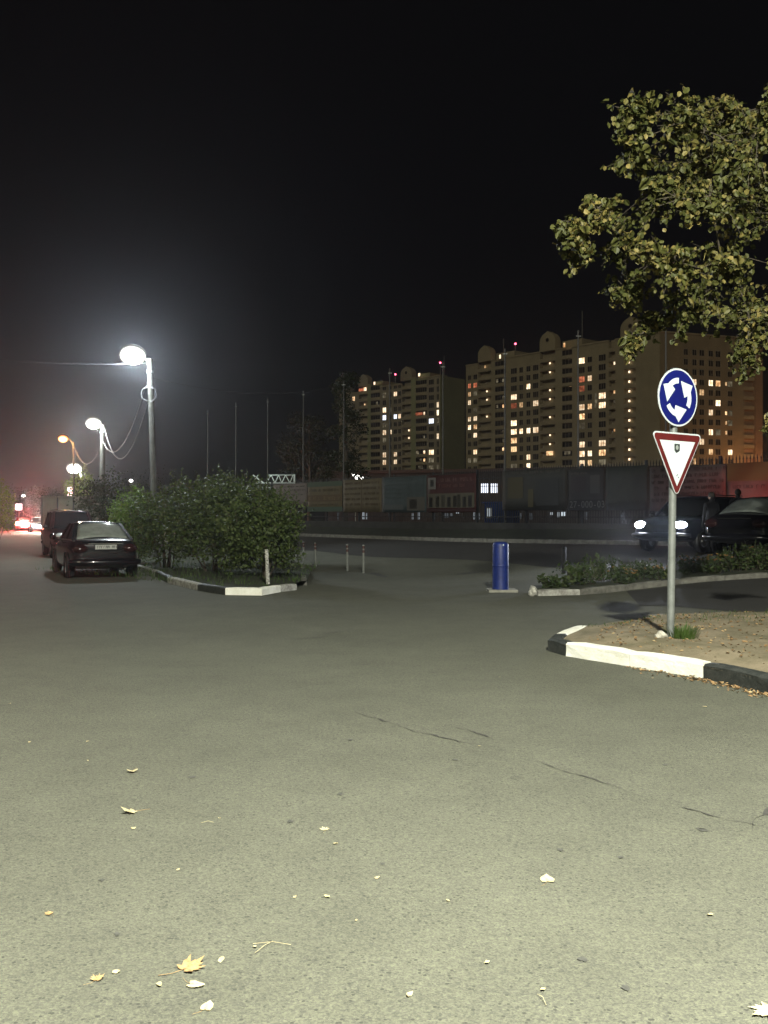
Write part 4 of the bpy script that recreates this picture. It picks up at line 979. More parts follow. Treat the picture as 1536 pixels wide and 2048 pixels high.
MB().box(-.55, .6, 0, 1.2, 0, 1.45).build('body', M['kiosk'], kk); MB().box(-.65, .7, -.1, 1.3, 1.45, 1.52).build('roof', M['kiosk'], kk)
hx = MB().box(-.40, -.12, -.02, -.004, .75, 1.25).build('hatch', M['win_frame'], kk); MB().box(-.37, -.15, -.035, -.022, .79, 1.21).build('pane', emat('kiosk_hatch_glow', (.85, .95, 1.0), .35), hx)
tag(kk, 'low blue kiosk behind the gap in the banners', 'kiosk')
# lit white truss
tp0 = on_line(506, 76); tr_ = empty('roof_truss', (tp0.x, tp0.y, .3)); tl_ = (590 - 506) / F_PX * 76
tz0, tz1 = EYE + (HZ_Y - 966) / F_PX * 76 - .3, EYE + (HZ_Y - 950) / F_PX * 76 - .3
MB().bar((.2, 0, tz0), (tl_, 0, tz0), .08).build('lower_chord', M['truss'], tr_)
MB().bar((1.15, 0, tz1), (tl_, 0, tz1), .05).build('upper_chord', M['truss'], tr_)
MB().bar((0, 0, tz1), (.85, 0, tz0), .10).build('strut', M['truss'], tr_); MB().bar((.15, 0, tz0 + .28), (.4, 0, tz1), .05).build('strut', M['truss'], tr_)
xz = [(1.05, 0), (1.45, 1), (1.75, 0), (2.05, 1), (2.3, 0), (2.6, 1), (2.95, 0), (3.2, 1)]
for (a, za), (b_, zb_) in zip(xz[:-1], xz[1:]): MB().bar((a, 0, tz1 if za else tz0), (b_, 0, tz1 if zb_ else tz0), .05).build('strut', M['truss'], tr_)
MB().bar((tl_ - .05, 0, tz0 - .12), (tl_ - .05, 0, tz1 + .05), .12).build('end_post', M['truss'], tr_)
for x in (.3, tl_ - .05): MB().bar((x, .05, 0), (x, .05, tz0 - .03), .14).build('column', M['concrete_dk'], tr_)
MB().box(.4, 2.2, -.05, .3, tz0 - .5, tz0 - .3).build('canopy', M['truss'], tr_)
point('stage_light', tr_, (1.6, -1.6, tz0 + 1.0), 60, (.80, 1.0, .95), .1)
tag(tr_, 'floodlit white steel truss above the shrubs', 'truss')
# floodlight behind the banners
fp = on_line(711, 78); fl = empty('floodlight', (fp.x, fp.y, .3)); z_ = EYE + (HZ_Y - 952) / F_PX * 78 - .3
MB().tube([(0,0,0), (0,0,z_)], .06, 8).build('pole', M['steel'], fl)
for x, dz, w_ in ((-.22, .12, .20), (.18, -.12, .34), (.55, -.16, .22)):
    MB().box(x - w_/2, x + w_/2, -.12, .1, z_ + dz - .13, z_ + dz + .13).build('housing', M['steel'], fl)
    MB().lathe([(.001, -.05), (w_ * .5, -.02), (w_ * .62, 0)], 12, 'Y', (x, -.125, z_ + dz)).build('lens', M['far_lamp'], fl)
MB().bar((-.35, 0, z_ - .02), (.7, 0, z_ - .1), .05).build('cross_arm', M['steel'], fl)
tag(fl, 'cluster of bright white floodlights above the tan banner', 'floodlight')
# sheet hoarding and far lit signs at the left
hp = at(84, 62, 0); hh = empty('hoarding', hp, R(-4))
for k in range(4):
    MB().box(k * 1.06, k * 1.06 + 1.02, 0, .04, .1, 2.75).build('panel', M['hoard'], hh)
    MB().box(k * 1.06 - .05, k * 1.06 + .03, -.05, .06, 0, 2.9).build('post', M['fence'], hh)
MB().box(-.05, 4.25, -.06, .0, 2.75, 2.82).build('rail', M['hoard'], hh)
tag(hh, 'sheet metal hoarding with dark posts behind the tall car', 'hoarding')
sg_ = at(38, 92, 0); o = empty('lit_sign', sg_); z_ = EYE + (HZ_Y - 1014) / F_PX * 92
MB().box(-.33, .33, -.06, .06, z_ - .32, z_ + .32).build('box', M['steel'], o); MB().box(-.30, .30, -.075, -.062, z_ - .29, z_ + .29).build('face', M['far_pink'], o); MB().tube([(0,0,0), (0,0,z_ - .3)], .05, 8).build('pole', M['steel'], o)
tag(o, 'small glowing square sign above the far red car', 'sign')
for k, (px, py, D, w_, h_, lab) in enumerate(((141, 983, 140, .8, 1.3, 'pinkish far light left of the row above the hoarding'), (154, 981, 140, .45, .5, 'far light second in the row above the hoarding'), (164, 982, 140, .5, .5, 'far light third in the row above the hoarding'), (173, 981, 140, .35, .4, 'faint far light at the right end of the row'))):
    b = at(px, D, 0); o = empty('far_light', b); z_ = EYE + (HZ_Y - py) / F_PX * D
    MB().tube([(0,0,0), (0,0,z_)], .05, 6).build('pole', M['steel'], o)
    MB().box(-w_/2, w_/2, -.15, .05, z_ - h_/2, z_ + h_/2).build('lens', M['far_pink'] if k == 0 else emat('far_light_glow', (1, .85, .85), 1.4), o)
    tag(o, lab, 'far light', 'far lights above the hoarding')

# ------------------------------------------------------------------ apartment blocks
FH = 2.8
_wm = {}
def win_mesh(w, h, key):
    k = (w, h, key)
    if k not in _wm:
        f = MB(); t = .10
        for (x0, x1, z0, z1) in ((-w/2-t, w/2+t, -h/2-t, -h/2), (-w/2-t, w/2+t, h/2, h/2+t), (-w/2-t, -w/2, -h/2, h/2), (w/2, w/2+t, -h/2, h/2)): f.box(x0, x1, -.10, .0, z0, z1)
        for x in ((0,) if w < 1.9 else (-w/6, w/6)): f.box(x - .05, x + .05, -.09, -.03, -h/2, h/2)
        f.add([(-w/2, -.03, -h/2), (w/2, -.03, -h/2), (w/2, -.03, h/2), (-w/2, -.03, h/2)], [(0,1,2,3)], 1)
        _wm[k] = f.mesh('window', [M['win_frame'], M[key]])
    return _wm[k]
def block(P0, P1, depth, Hr, walls, cols, logs, lit, lamps, gables, label, wm, zoff=0.0, extra=None, log_mat='parapet'):
    d = Vector((P1[0]-P0[0], P1[1]-P0[1])); root = empty('apartment_block', (P0[0], P0[1], 0), math.atan2(d.y, d.x))
    tag(root, label, 'apartment block')
    w = MB()
    for (a, b_, off, zt, mi) in walls: w.box(a, b_, off, depth, 0, zt, mi)
    w.build('wall', wm, root)
    cn = MB()
    for (a, b_, off, zt, mi) in walls: cn.box(a - .02, b_ + .02, off - .25, off + .5, zt, zt + .45)
    cn.build('cornice', M['parapet'], root)
    for (s_, wd, ht) in cols:
        for k in range(5, 18):
            if k * FH + zoff + 1 > Hr - .5: continue
            key = lit.get((s_, k))
            link('window', win_mesh(wd, ht, key if key else 'win_dark'), root, (s_, -.012, k * FH + zoff))
    for (a, b_, glazed) in logs:
        pm_ = MB(); W_ = b_ - a
        pm_.box(0, W_, .0, .14, 0, 1.02); pm_.box(0, W_, .14, 1.5, -.14, 0.0)
        if glazed:
            pm_.box(0, W_, .05, .08, 1.02, 2.5, 1)
            n = max(2, round(W_ / 1.1))
            for i in range(n + 1): pm_.box(W_ * i / n - .05, W_ * i / n + .05, .0, .10, 1.02, 2.62, 2)
        me_ = pm_.mesh('balcony', [M[log_mat], M['win_dark'], M['win_frame']])
        for k in range(5, 19):
            if k * FH + zoff > Hr - .2: continue
            link('balcony', me_, root, (a, 0, k * FH + zoff - 1.4))
    lm_ = {}
    for (s_, k, wd, ht, key, dz) in lamps:
        kk_ = (wd, ht, key)
        if kk_ not in lm_: lm_[kk_] = MB().box(-wd/2, wd/2, -.06, .06, -ht/2, ht/2).mesh('balcony_lamp', M[key])
        link('balcony_lamp', lm_[kk_], root, (s_, -.08 if ht > .9 else .9, k * FH + zoff + dz))
    for (s_, wd, z0, z1, ring) in gables:
        n = 12; poly = [(s_ - wd/2, z0), (s_ + wd/2, z0), (s_ + wd/2, z0 + (z1 - z0) * .45)]
        for i in range(1, n): a = math.pi * i / n; poly.append((s_ + wd/2 * math.cos(a) , z0 + (z1-z0) * (.45 + .48 * math.sin(a) + (.07 if i == n // 2 else 0))))
        poly.append((s_ - wd/2, z0 + (z1 - z0) * .45))
        go = MB().prism(poly, -.12, 2.5).build('gable', wm[0], root)
        if ring:
            MB().lathe([(.55, .0), (.95, -.10), (1.0, -.02)], 20, 'Y', (s_, -.14, z0 + (z1 - z0) * .55)).build('round_window', M['parapet'], go)
            MB().lathe([(.001, -.02), (.6, -.02)], 16, 'Y', (s_, -.14, z0 + (z1 - z0) * .55)).build('pane', M['win_dark'], go)
    if extra: extra(root)
    return root
def avi(root, s_, y, z0, z1):
    MB().tube([(s_, y, z0), (s_, y, z1)], .10, 6).build('mast', M['steel'], root)
    MB().lathe([(.001, .35), (.30, .22), (.36, 0), (.30, -.22), (.001, -.35)], 10, c=(s_, y, z1)).build('obstruction_light', M['avi_red'], root)
def lits(d): return {(s_, k): key for s_, row in d.items() for k, key in row.items()}
W_, Y_, R__, D_, B_ = 'w_w', 'w_y', 'w_r', 'w_d', 'w_b'
# --- block A
colsA = [(1.7, 1.3, 1.5), (4.4, 1.6, 1.5), (21.5, 2.4, 1.7), (24.6, 1.4, 1.6), (27.6, 1.5, 1.6), (30.6, 2.1, 1.7), (48.2, 2.6, 1.7), (51.4, 1.5, 1.6), (55.9, 2.4, 1.7)]
litA = lits({1.7: {16: R__, 15: Y_, 14: W_, 12: W_, 11: W_, 7: D_}, 4.4: {16: R__, 15: D_, 12: W_, 11: Y_, 10: W_, 8: W_, 7: D_, 13: D_},
    21.5: {14: W_, 13: R__, 11: W_, 10: W_, 9: Y_, 8: Y_, 6: D_}, 24.6: {13: Y_, 10: W_}, 27.6: {15: W_, 10: W_, 7: W_, 6: W_}, 30.6: {13: W_, 10: W_},
    48.2: {17: W_, 15: R__, 14: R__, 12: W_, 11: Y_, 10: D_, 8: W_, 7: W_, 6: W_}, 51.4: {15: W_, 12: Y_, 7: W_, 6: Y_}, 55.9: {13: W_, 12: W_, 8: W_, 7: Y_, 6: D_}})
lampA = [(8.8, k, .5, .5, 'w_o', .4) for k in (15, 14, 12)] + [(8.8, 16, .4, .4, D_, .4)] + [(35.5, k, .5, .5, 'w_o', .9) for k in (16, 17, 14, 13, 11, 9, 8)] \
      + [(43.6, k, .5, .6, 'w_o' if k > 15 else 'w_y', 1.0) for k in (17, 16, 15, 14)] + [(64.6, k, .55, .6, 'w_o', .5) for k in range(6, 18)] \
      + [(59.5, k, .5, .8, q, .8) for k, q in ((16, W_), (13, 'w_y'), (12, D_), (9, 'w_y'), (8, D_))] \
      + [(16.9, k, .6, 1.0, q, .3) for k, q in ((16, D_), (14, D_), (13, 'w_y'), (10, D_), (9, D_), (8, 'w_y'))] + [(14.2, k, .9, 1.0, D_, .4) for k in (16, 13)] \
      + [(53.6, 13, .7, 2.4, D_, -.2), (53.6, 12, .7, 2.2, D_, .6), (36.2, 7, 2.6, 1.3, 'w_y', .8), (43.0, 7, 2.2, 1.0, D_, .6), (8.0, 18, .0 + .5, .9, 'w_y', .2), (41.9, 19, .6, 1.3, 'w_y', .0)]
def exA(r):
    MB().box(12, 20, 2.0, 12, 52.4, 55.0).build('penthouse', M['wall_a'], r)
    MB().box(13.4, 14.0, 1.94, 2.0, 53.2, 54.4).build('penthouse_lamp', M['w_o'], r)
    MB().box(39.5, 47, 2.0, 12, 52.4, 55.2).build('penthouse', M['wall_a'], r)
    avi(r, 18.6, 4, 55, 57.6); MB().tube([(13.5, 4, 55), (13.5, 4, 60)], .09, 6).build('antenna', M['steel'], r)
    MB().tube([(45.5, 4, 55), (45.5, 4, 64)], .09, 6).build('antenna', M['steel'], r)
wallsA = [(0, 5.6, 0, 52, 0), (5.6, 11.5, 1.5, 52.6, 0), (11.5, 13.3, 0, 52.4, 0), (13.3, 18.1, 1.5, 52.4, 0), (18.1, 32.3, 0, 52.4, 0), (32.3, 38.3, 1.5, 52.6, 0), (38.3, 41, 0, 52.4, 0), (41, 44.8, 1.5, 52.4, 0), (44.8, 58.1, 0, 52.4, 0), (58.1, 60.4, 1.5, 52.4, 0), (60.4, 63.3, 0, 52.4, 0), (63.3, 67.4, 1.5, 52.4, 0), (67.4, 75.2, 0, 52.4, 0)]
block((27.8, 322), (77, 265), 15, 52.4, wallsA, colsA, [(5.6, 11.5, 0), (13.3, 18.1, 1), (32.3, 38.3, 0), (41, 44.8, 1), (58.1, 60.4, 0), (63.3, 67.4, 0)], litA, lampA,
      [(8.5, 5.6, 52.6, 58.0, 0), (35.3, 6.2, 52.6, 58.8, 1), (65.6, 6.6, 52.4, 58.6, 1)], 'largest ochre apartment block with many lit windows and round gables', [M['wall_a']], 0.35, exA)
# --- block B
colsB = [(4.5, 1.3, 1.6), (20.6, 1.7, 1.8), (23.6, 1.2, 1.6), (26.1, 1.5, 1.6), (28.2, 1.2, 1.6), (43.4, 2.2, 1.7), (46.4, .9, 1.9)]
litB = lits({4.5: {16: W_}, 20.6: {16: D_, 14: W_, 13: B_, 12: D_, 11: W_, 10: D_, 8: W_, 7: W_}, 23.6: {14: D_, 11: W_}, 26.1: {16: W_, 13: B_, 8: W_, 7: W_}, 28.2: {13: W_}, 43.4: {12: B_, 8: W_, 7: D_, 6: D_}, 46.4: {14: W_, 13: W_, 12: D_, 10: W_, 6: D_}})
lampB = [(31.9, k, .5, .6, 'w_o' if k > 9 else D_, .2) for k in (11, 10, 9, 7)] + [(37.6, 13, 3.2, 1.0, 'w_r', .2), (40.1, 13, .6, 1.0, W_, .2), (36.9, 8, 1.3, 1.1, D_, .2), (40.1, 8, .7, 1.1, W_, .2), (40.1, 7, .7, 1.0, 'w_y', .2), (38.4, 7, .8, .95, D_, .2), (38.4, 6, 2.2, 1.2, D_, .4), (40.1, 10, .5, 1.0, D_, .2), (9.0, 17, 3.4, 1.0, 'w_r', .3), (10.6, 17, 1.3, 1.3, W_, .4), (9.5, 15, .4, .6, 'w_y', .3), (16.8, 15, .5, 1.2, D_, .1), (15.5, 18, .7, 1.0, 'w_o', -.6), (37.7, 18, .8, 1.1, 'w_o', .4)]
wallsB = [(-3.5, 7.2, 0, 48.5, 0), (7.2, 11.8, 1.5, 51, 0), (11.8, 13.5, 0, 51, 1), (13.5, 18.3, 1.5, 51, 1), (18.3, 29.3, 0, 49.6, 0), (29.3, 33.6, 1.5, 51, 0), (33.6, 36, 0, 51.4, 1), (36, 41.2, 1.5, 51.4, 1), (41.2, 47.4, 0, 51, 0)]
def exB(r):
    MB().box(36, 41, 2, 12, 51.4, 53.2).build('penthouse', M['wall_end'], r); MB().box(13.5, 18, 2, 12, 51, 52.4).build('penthouse', M['wall_end'], r)
    avi(r, 22.5, 4, 49.6, 54.6); avi(r, 44.2, 4, 51, 56.6); MB().tube([(46, 4, 51), (46, 4, 59)], .09, 6).build('antenna', M['steel'], r)
    MB().box(47.4, 47.55, -.1, 14.1, 0, 51.3).build('end_wall', M['wall_end'], r)
block((-15, 370), (20, 338), 14, 51, wallsB, colsB, [(7.2, 11.8, 0), (13.5, 18.3, 1), (29.3, 33.6, 0), (36, 41.2, 1)], litB, lampB, [(-1.2, 4.6, 48.5, 53.5, 1), (9.5, 5.0, 51, 55.5, 0), (31.4, 5.4, 51, 56.2, 1)], 'left apartment block with a blank olive end wall and gables', [M['wall_b'], M['wall_end']], 1.7, exB)
# --- block C
colsC = [(8.6, 1.3, 1.6), (11.5, 1.3, 1.6), (14.0, 1.5, 1.6), (17.1, 1.4, 1.6), (19.6, 1.6, 1.6), (23.8, 1.5, 1.5), (33.5, .9, 1.7)]
litC = lits({11.5: {14: W_, 6: Y_}, 14.0: {13: Y_, 8: W_}, 17.1: {14: W_, 11: W_, 9: W_, 7: Y_}, 19.6: {14: Y_, 12: W_, 9: D_}, 23.8: {14: D_, 11: D_, 7: W_, 10: D_}, 33.5: {16: W_, 14: D_, 12: Y_}})
lampC = [(22.4, k, .5, .95, 'w_y', .0) for k in (14, 11, 10, 9)] + [(30.1, k, .45, .5, 'w_o', .3) for k in (14, 13, 12, 10, 8)]
wallsC = [(.3, 28.8, 0, 52.6, 0), (28.8, 32.4, .6, 50, 1), (32.4, 34.9, -.6, 50, 1)]
block((77, 265), (108, 276), 14, 52.6, wallsC, colsC[:-1], [(28.8, 32.4, 0)], litC, lampC + [(33.5, 16, .8, 1.4, W_, 0), (33.5, 12, .8, 1.4, 'w_y', 0)], [], 'brown apartment block behind the signs, orange lit at its right edge', [M['wall_c'], M['wall_o']], 0.0)
# sodium lamp in the yard that lights the right-hand bay
p = Vector((107.5, 262, .5)); o = street_lamp(p, p + Vector((0, 0, 9)), (-.6, .8, 0), .9, .3, (.8, .3, .12), M['sodium'], 10000, (1.0, .42, .14), 'orange yard lamp by the brown apartment block', light_r=.3)

# ------------------------------------------------------------------ vegetation
def rand_unit(r):
    z = r.uniform(-1, 1); a = r.uniform(0, 2 * math.pi); q = math.sqrt(1 - z * z); return Vector((q * math.cos(a), q * math.sin(a), z))
def add_leaf(b, p, n, d, size, wid=.62, fold=.18):
    # a small six-point leaf folded along its midrib
    d = (d - n * d.dot(n))
    if d.length < 1e-3: d = n.orthogonal()
    d.normalize(); r = d.cross(n)
    L = size; w = size * wid * .5
    vs = [p, p + d * L * .35 + r * w + n * fold * w, p + d * L * .75 + r * w * .75 + n * fold * w, p + d * L, p + d * L * .75 - r * w * .75 + n * fold * w, p + d * L * .35 - r * w + n * fold * w]
    b.add(vs, [(0, 1, 2, 3), (0, 3, 4, 5)])
def lump(u, seed): return 1 + .16 * math.sin(u.x * 5.1 + seed) * math.cos(u.y * 4.3 - seed) + .12 * math.sin(u.z * 6.7 + u.x * 3.3 + seed * 2)
def shrub(loc, rx, ry, rz, n, size, m, label, seed, stems=7, name='shrub', zc=None, group='shrubs on the left island', cat='shrub'):
    r = random.Random(seed); root = empty(name, loc); zc = zc if zc is not None else rz * .95
    b = MB()
    for _ in range(n):
        u = rand_unit(r); q = (r.uniform(.12, 1) ** .40) * lump(u, seed) * (1 + (r.random() ** 6) * .22)
        if u.z < -.75: continue
        p = Vector((u.x * rx * q, u.y * ry * q, max(.04, zc + u.z * rz * q)))
        nn = (u * .6 + rand_unit(r) * .9 + Vector((0, 0, .3))).normalized(); add_leaf(b, p, nn, rand_unit(r) + Vector((0, 0, .2)), size * r.uniform(.6, 1.25))
    sh_ = MB()
    for k in range(int(26 * rx) if size < .1 else 0):
        u = rand_unit(r); u.z = abs(u.z) * .9 + .1; q = lump(u, seed); a0 = Vector((u.x * rx * q * .85, u.y * ry * q * .85, zc + u.z * rz * q * .85)); d_ = (u * .7 + Vector((0, 0, .6)) + rand_unit(r) * .35).normalized() * r.uniform(.25, .55)
        sh_.tube([a0, a0 + d_ * .5 + rand_unit(r) * .02, a0 + d_], [.006, .004, .002], 4, cap=False)
        for i in range(9): add_leaf(b, a0 + d_ * (.3 + .08 * i), rand_unit(r), rand_unit(r) + d_ * 2, size * r.uniform(.5, 1.0))
    if sh_.v: sh_.build('shoots', M['twig'], root, fix=False)['kind'] = 'stuff'
    fo = b.build('foliage', M[m], root, fix=False); fo['kind'] = 'stuff'
    for k in range(stems):
        a = r.uniform(0, 6.28); e_ = Vector((math.cos(a) * rx * r.uniform(.3, .75), math.sin(a) * ry * r.uniform(.3, .75), zc + rz * r.uniform(-.2, .6)))
        s0 = Vector((math.cos(a) * .15, math.sin(a) * .15, -.1)); md_ = s0.lerp(e_, .5) + rand_unit(r) * .12
        MB().tube([s0, md_, e_], [.025, .018, .008], 6).build('stem', M['bark'], root)
    return tag(root, label, cat, group)
def lg(px, D): p = at(px, D); p.z += .10; return p
shrub(lg(520, 22.6), 1.02, 1.0, 1.02, 6500, .085, 'leaf_bush', 'rightmost rounded shrub behind the peeling white post', 1)
shrub(lg(425, 25.2), 1.28, 1.2, 1.26, 7500, .085, 'leaf_bush', 'dark rounded shrub second from the right on the island', 2)
shrub(lg(335, 27.2), 1.12, 1.1, 1.20, 6500, .085, 'leaf_bush', 'middle shrub beside the black saloon', 3)
shrub(lg(266, 30.0), .72, .9, 1.14, 5000, .085, 'leaf_bush_lit', 'brightly lit yellow green shrub under the leaning lamp', 4)
shrub(lg(485, 29.5), 1.75, 1.4, 1.42, 6500, .095, 'leaf_bush', 'tallest shrub at the back of the island', 5)
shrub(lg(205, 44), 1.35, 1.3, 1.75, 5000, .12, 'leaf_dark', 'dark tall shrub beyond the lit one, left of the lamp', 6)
shrub(lg(160, 78), 1.3, 1.2, 2.7, 3500, .16, 'leaf_bush_lit', 'small tree around the lowest white lamp', 7, name='small_tree', cat='tree', group='far trees at the left')
for k, (px, D, rx, rz, lab, mm) in enumerate(((-6, 62, 1.2, 1.9, 'tree lit orange at the left edge', 'leaf_bush_lit'), (62, 135, 5.5, 3.0, 'dark far tree above the red car', 'leaf_dark'), (125, 150, 6, 3.4, 'dark far tree behind the hoarding', 'leaf_dark'), (300, 120, 9, 3.6, 'dark far tree behind the leaning lamp post', 'leaf_dark'))):
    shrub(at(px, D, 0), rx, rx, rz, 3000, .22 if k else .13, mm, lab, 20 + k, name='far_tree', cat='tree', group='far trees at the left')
# dark tree before the left block
def tree(base, h, rx, n, size, m, label, seed, z0):
    r = random.Random(seed); root = empty('tree', base)
    MB().tube([(0,0,-.2), (.1,0,h*.4), (0,.1,h*.95)], [.22, .15, .03], 10).build('trunk', M['bark'], root)
    b = MB(); cl = []
    for k in range(26):
        z = r.uniform(z0, h); q = 1 - (z - z0) / (h - z0); a = r.uniform(0, 6.28); rr = rx * (.25 + .75 * q ** .7) * r.uniform(.4, 1)
        c = Vector((math.cos(a) * rr, math.sin(a) * rr, z)); cl.append(c)
        MB().tube([(0, 0, max(z0 * .8, z - rr * .7)), c * .6 + Vector((0,0,z * .4 - .1)), c], [.05, .03, .01], 5).build('branch', M['bark'], root)
    for c in cl:
        for _ in range(n // 26):
            u = rand_unit(r); p = c + Vector((u.x, u.y, u.z * .7)) * r.uniform(.1, 1) ** .5 * rx * .42
            add_leaf(b, p, rand_unit(r), rand_unit(r), size * r.uniform(.6, 1.3))
    o = b.build('crown', M[m], root, fix=False); o['kind'] = 'stuff'
    return tag(root, label, 'tree')
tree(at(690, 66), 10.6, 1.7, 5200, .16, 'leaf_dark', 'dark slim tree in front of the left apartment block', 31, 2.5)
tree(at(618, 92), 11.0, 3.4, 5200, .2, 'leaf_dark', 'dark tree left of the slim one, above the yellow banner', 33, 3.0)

# grass tuft, litter and small stones on the sign island
def tuft(root_loc, n, h, spread, seed, name='grass_tuft', label='green grass tuft at the foot of the sign pole'):
    r = random.Random(seed); root = empty(name, root_loc); b = MB()
    for _ in range(n):
        a = r.uniform(0, 6.28); q = r.random() ** .6 * spread; p = Vector((math.cos(a) * q, math.sin(a) * q, -.02)); hh = h * r.uniform(.5, 1.1)
        t = Vector((math.cos(a) * hh * r.uniform(.1, .7), math.sin(a) * hh * r.uniform(.1, .7), hh)); w = Vector((-math.sin(a), math.cos(a), 0)) * .005
        b.add([p - w, p + w, p + t * .55 + w * .8 + Vector((0,0,hh*.1)), p + t * .55 - w * .8 + Vector((0,0,hh*.1)), p + t], [(0,1,2,3), (3,2,4)])
    o = b.build('blades', M['grass'], root, fix=False); o['kind'] = 'stuff'
    return tag(root, label, 'grass')
tuft((3.42, 10.92, isl_z(3.42, 10.92)), 300, .17, .18, 1)
b = MB(); r = random.Random(5)
for _ in range(2600):          # sparse grass over the shrub island and the soil island
    x = r.uniform(-9.5, -1.9); y = r.uniform(19.6, 29)
    if not (lis_z(x, y) and y > 19.9 + max(0, (-3.2 - x)) * .95): continue
    h = r.uniform(.05, .16); a = r.uniform(0, 6.28); w = Vector((math.cos(a), math.sin(a), 0)) * .008; p = Vector((x, y, lis_z(x, y) - .01)); t = Vector((r.uniform(-.06, .06), r.uniform(-.06, .06), h))
    b.add([p - w, p + w, p + t], [(0, 1, 2)])
for _ in range(900):
    x = r.uniform(2.6, 7.5); y = r.uniform(12.4, 14.6)
    if y > 12.9 + (x - 2.64) * .9 and x < 4.4: continue
    h = r.uniform(.02, .07); a = r.uniform(0, 6.28); w = Vector((math.cos(a), math.sin(a), 0)) * .005; p = Vector((x, y, isl_z(x, y) - .005)); t = Vector((r.uniform(-.04, .04), r.uniform(-.04, .04), h))
    b.add([p - w, p + w, p + t], [(0, 1, 2)])
tag(b.build('sparse_grass', M['grass'], fix=False), 'sparse short grass on both islands', 'grass', kind='stuff')
b = MB(); r = random.Random(9)
def litter_leaf(x, y, z, s):
    n = (Vector((0, 0, 1)) + rand_unit(r) * .45).normalized(); add_leaf(b, Vector((x, y, z + .006)), n, Vector((math.cos(r.uniform(0, 6.28)), math.sin(r.uniform(0, 6.28)), 0)), s, .8, .35)
for _ in range(520):          # drifted along the kerb foot
    k = r.random() ** .6; i = r.choice((1, 1, 2, 2, 3)); a = Vector(isl[i-1]); c = Vector(isl[i]); p = a.lerp(c, r.random()); d = (c - a).normalized(); n = Vector((-d.y, d.x)); 
    if n.dot(Vector(inn) - a) > 0: n = -n
    q = p + n * (abs(r.gauss(0, .09)) + .015); litter_leaf(q.x, q.y, .0, r.uniform(.015, .045))
for _ in range(2200):
    x = r.uniform(2.1, 6.5); y = r.uniform(9.2, 14.2)
    if x < 2.3 + max(0, (11 - y)) * .72 + max(0, y - 11) * .42: continue
    if r.random() > (1 if (y > 11.8 and x < 4.2) or abs(Vector((x - 3.5, y - 10.6)).length) < .6 else .5): continue
    litter_leaf(x, y, isl_z(x, y), r.uniform(.018, .05))
tag(b.build('leaf_litter', M['litter'], fix=False), 'brown leaf litter along the painted kerb and island', 'leaves', kind='stuff')
def pebble(p, s, label, m='stone'):
    bm = bmesh.new(); bmesh.ops.create_icosphere(bm, subdivisions=2, radius=s)
    for v in bm.verts: v.co = Vector((v.co.x * 1.2, v.co.y, v.co.z * .8)) * (1 + .18 * math.sin(v.co.x * 60 + v.co.z * 45))
    me = bpy.data.meshes.new('stone'); bm.to_mesh(me); bm.free(); me.materials.append(M[m]); o = link('stone', me, None, p); return tag(o, label, 'stone')
pebble((3.17, 10.86, isl_z(3.17, 10.86) + .03), .06, 'pale stone at the foot of the sign pole')

# flower bed plants
def plant(px, py, h, spread, n, label, flowers=0, seed=0, leaf=.085):
    r = random.Random(seed); h *= .82; p = ground_at(px, py, .1); root = empty('flower_plant', p); b = MB(); st = MB()
    tips = []
    for k in range(max(8, int(n / 9))):
        a = r.uniform(0, 6.28); q = r.random() ** .5 * spread; b0 = Vector((math.cos(a) * q * .5, math.sin(a) * q * .5, -.03)); t = Vector((math.cos(a) * q, math.sin(a) * q, h * r.uniform(.55, 1.1)))
        st.tube([b0, t], [.006, .003], 4, cap=False); tips.append(t)
        for _ in range(18):
            kk = r.uniform(.15, 1); add_leaf(b, b0.lerp(t, kk), (rand_unit(r) + Vector((0,0,.5))).normalized(), rand_unit(r) + Vector((0,0,.4)), leaf * r.uniform(.6, 1.4), .4)
    o = b.build('foliage', M['flower_l'], root, fix=False); o['kind'] = 'stuff'; st.build('stems', M['twig'], root)['kind'] = 'stuff'
    fm = None
    for t in r.sample(tips, min(flowers, len(tips))):
        if fm is None:
            f = MB(); f.lathe([(.001, .016), (.02, .012), (.034, .0), (.02, -.012), (.001, -.014)], 9); fm = f.mesh('flower_head', M['flower_o'])
        link('flower_head', fm, root, t + Vector((0, -.02, .02)), (r.uniform(-.5, .5), r.uniform(-.5, .5), 0))
    return tag(root, label, 'plant', 'plants in the flower bed')
plant(1115, 1176, .34, .42, 300, 'low plant at the left tip of the flower bed', 0, 1)
plant(1160, 1170, .52, .50, 420, 'bushy green plant second from the left tip of the bed', 0, 2)
plant(1205, 1160, .60, .50, 420, 'tall leafy plant left of the first marigolds', 0, 3)
plant(1243, 1166, .36, .36, 260, 'marigold with orange heads left of the sign pole', 12, 4)
plant(1290, 1158, .46, .50, 340, 'dark leafy plant just left of the sign pole', 2, 5)
plant(1322, 1160, .34, .32, 240, 'marigold half hidden by the sign pole', 11, 6)
plant(1372, 1148, .42, .40, 300, 'marigold just right of the sign pole', 14, 7)
plant(1428, 1146, .46, .42, 320, 'large orange marigold further right of the pole', 20, 8)
plant(1478, 1140, .60, .55, 420, 'tall green plant right of the marigolds', 0, 9)
plant(1530, 1138, .66, .60, 460, 'tall green plant at the right edge of the bed', 3, 10)

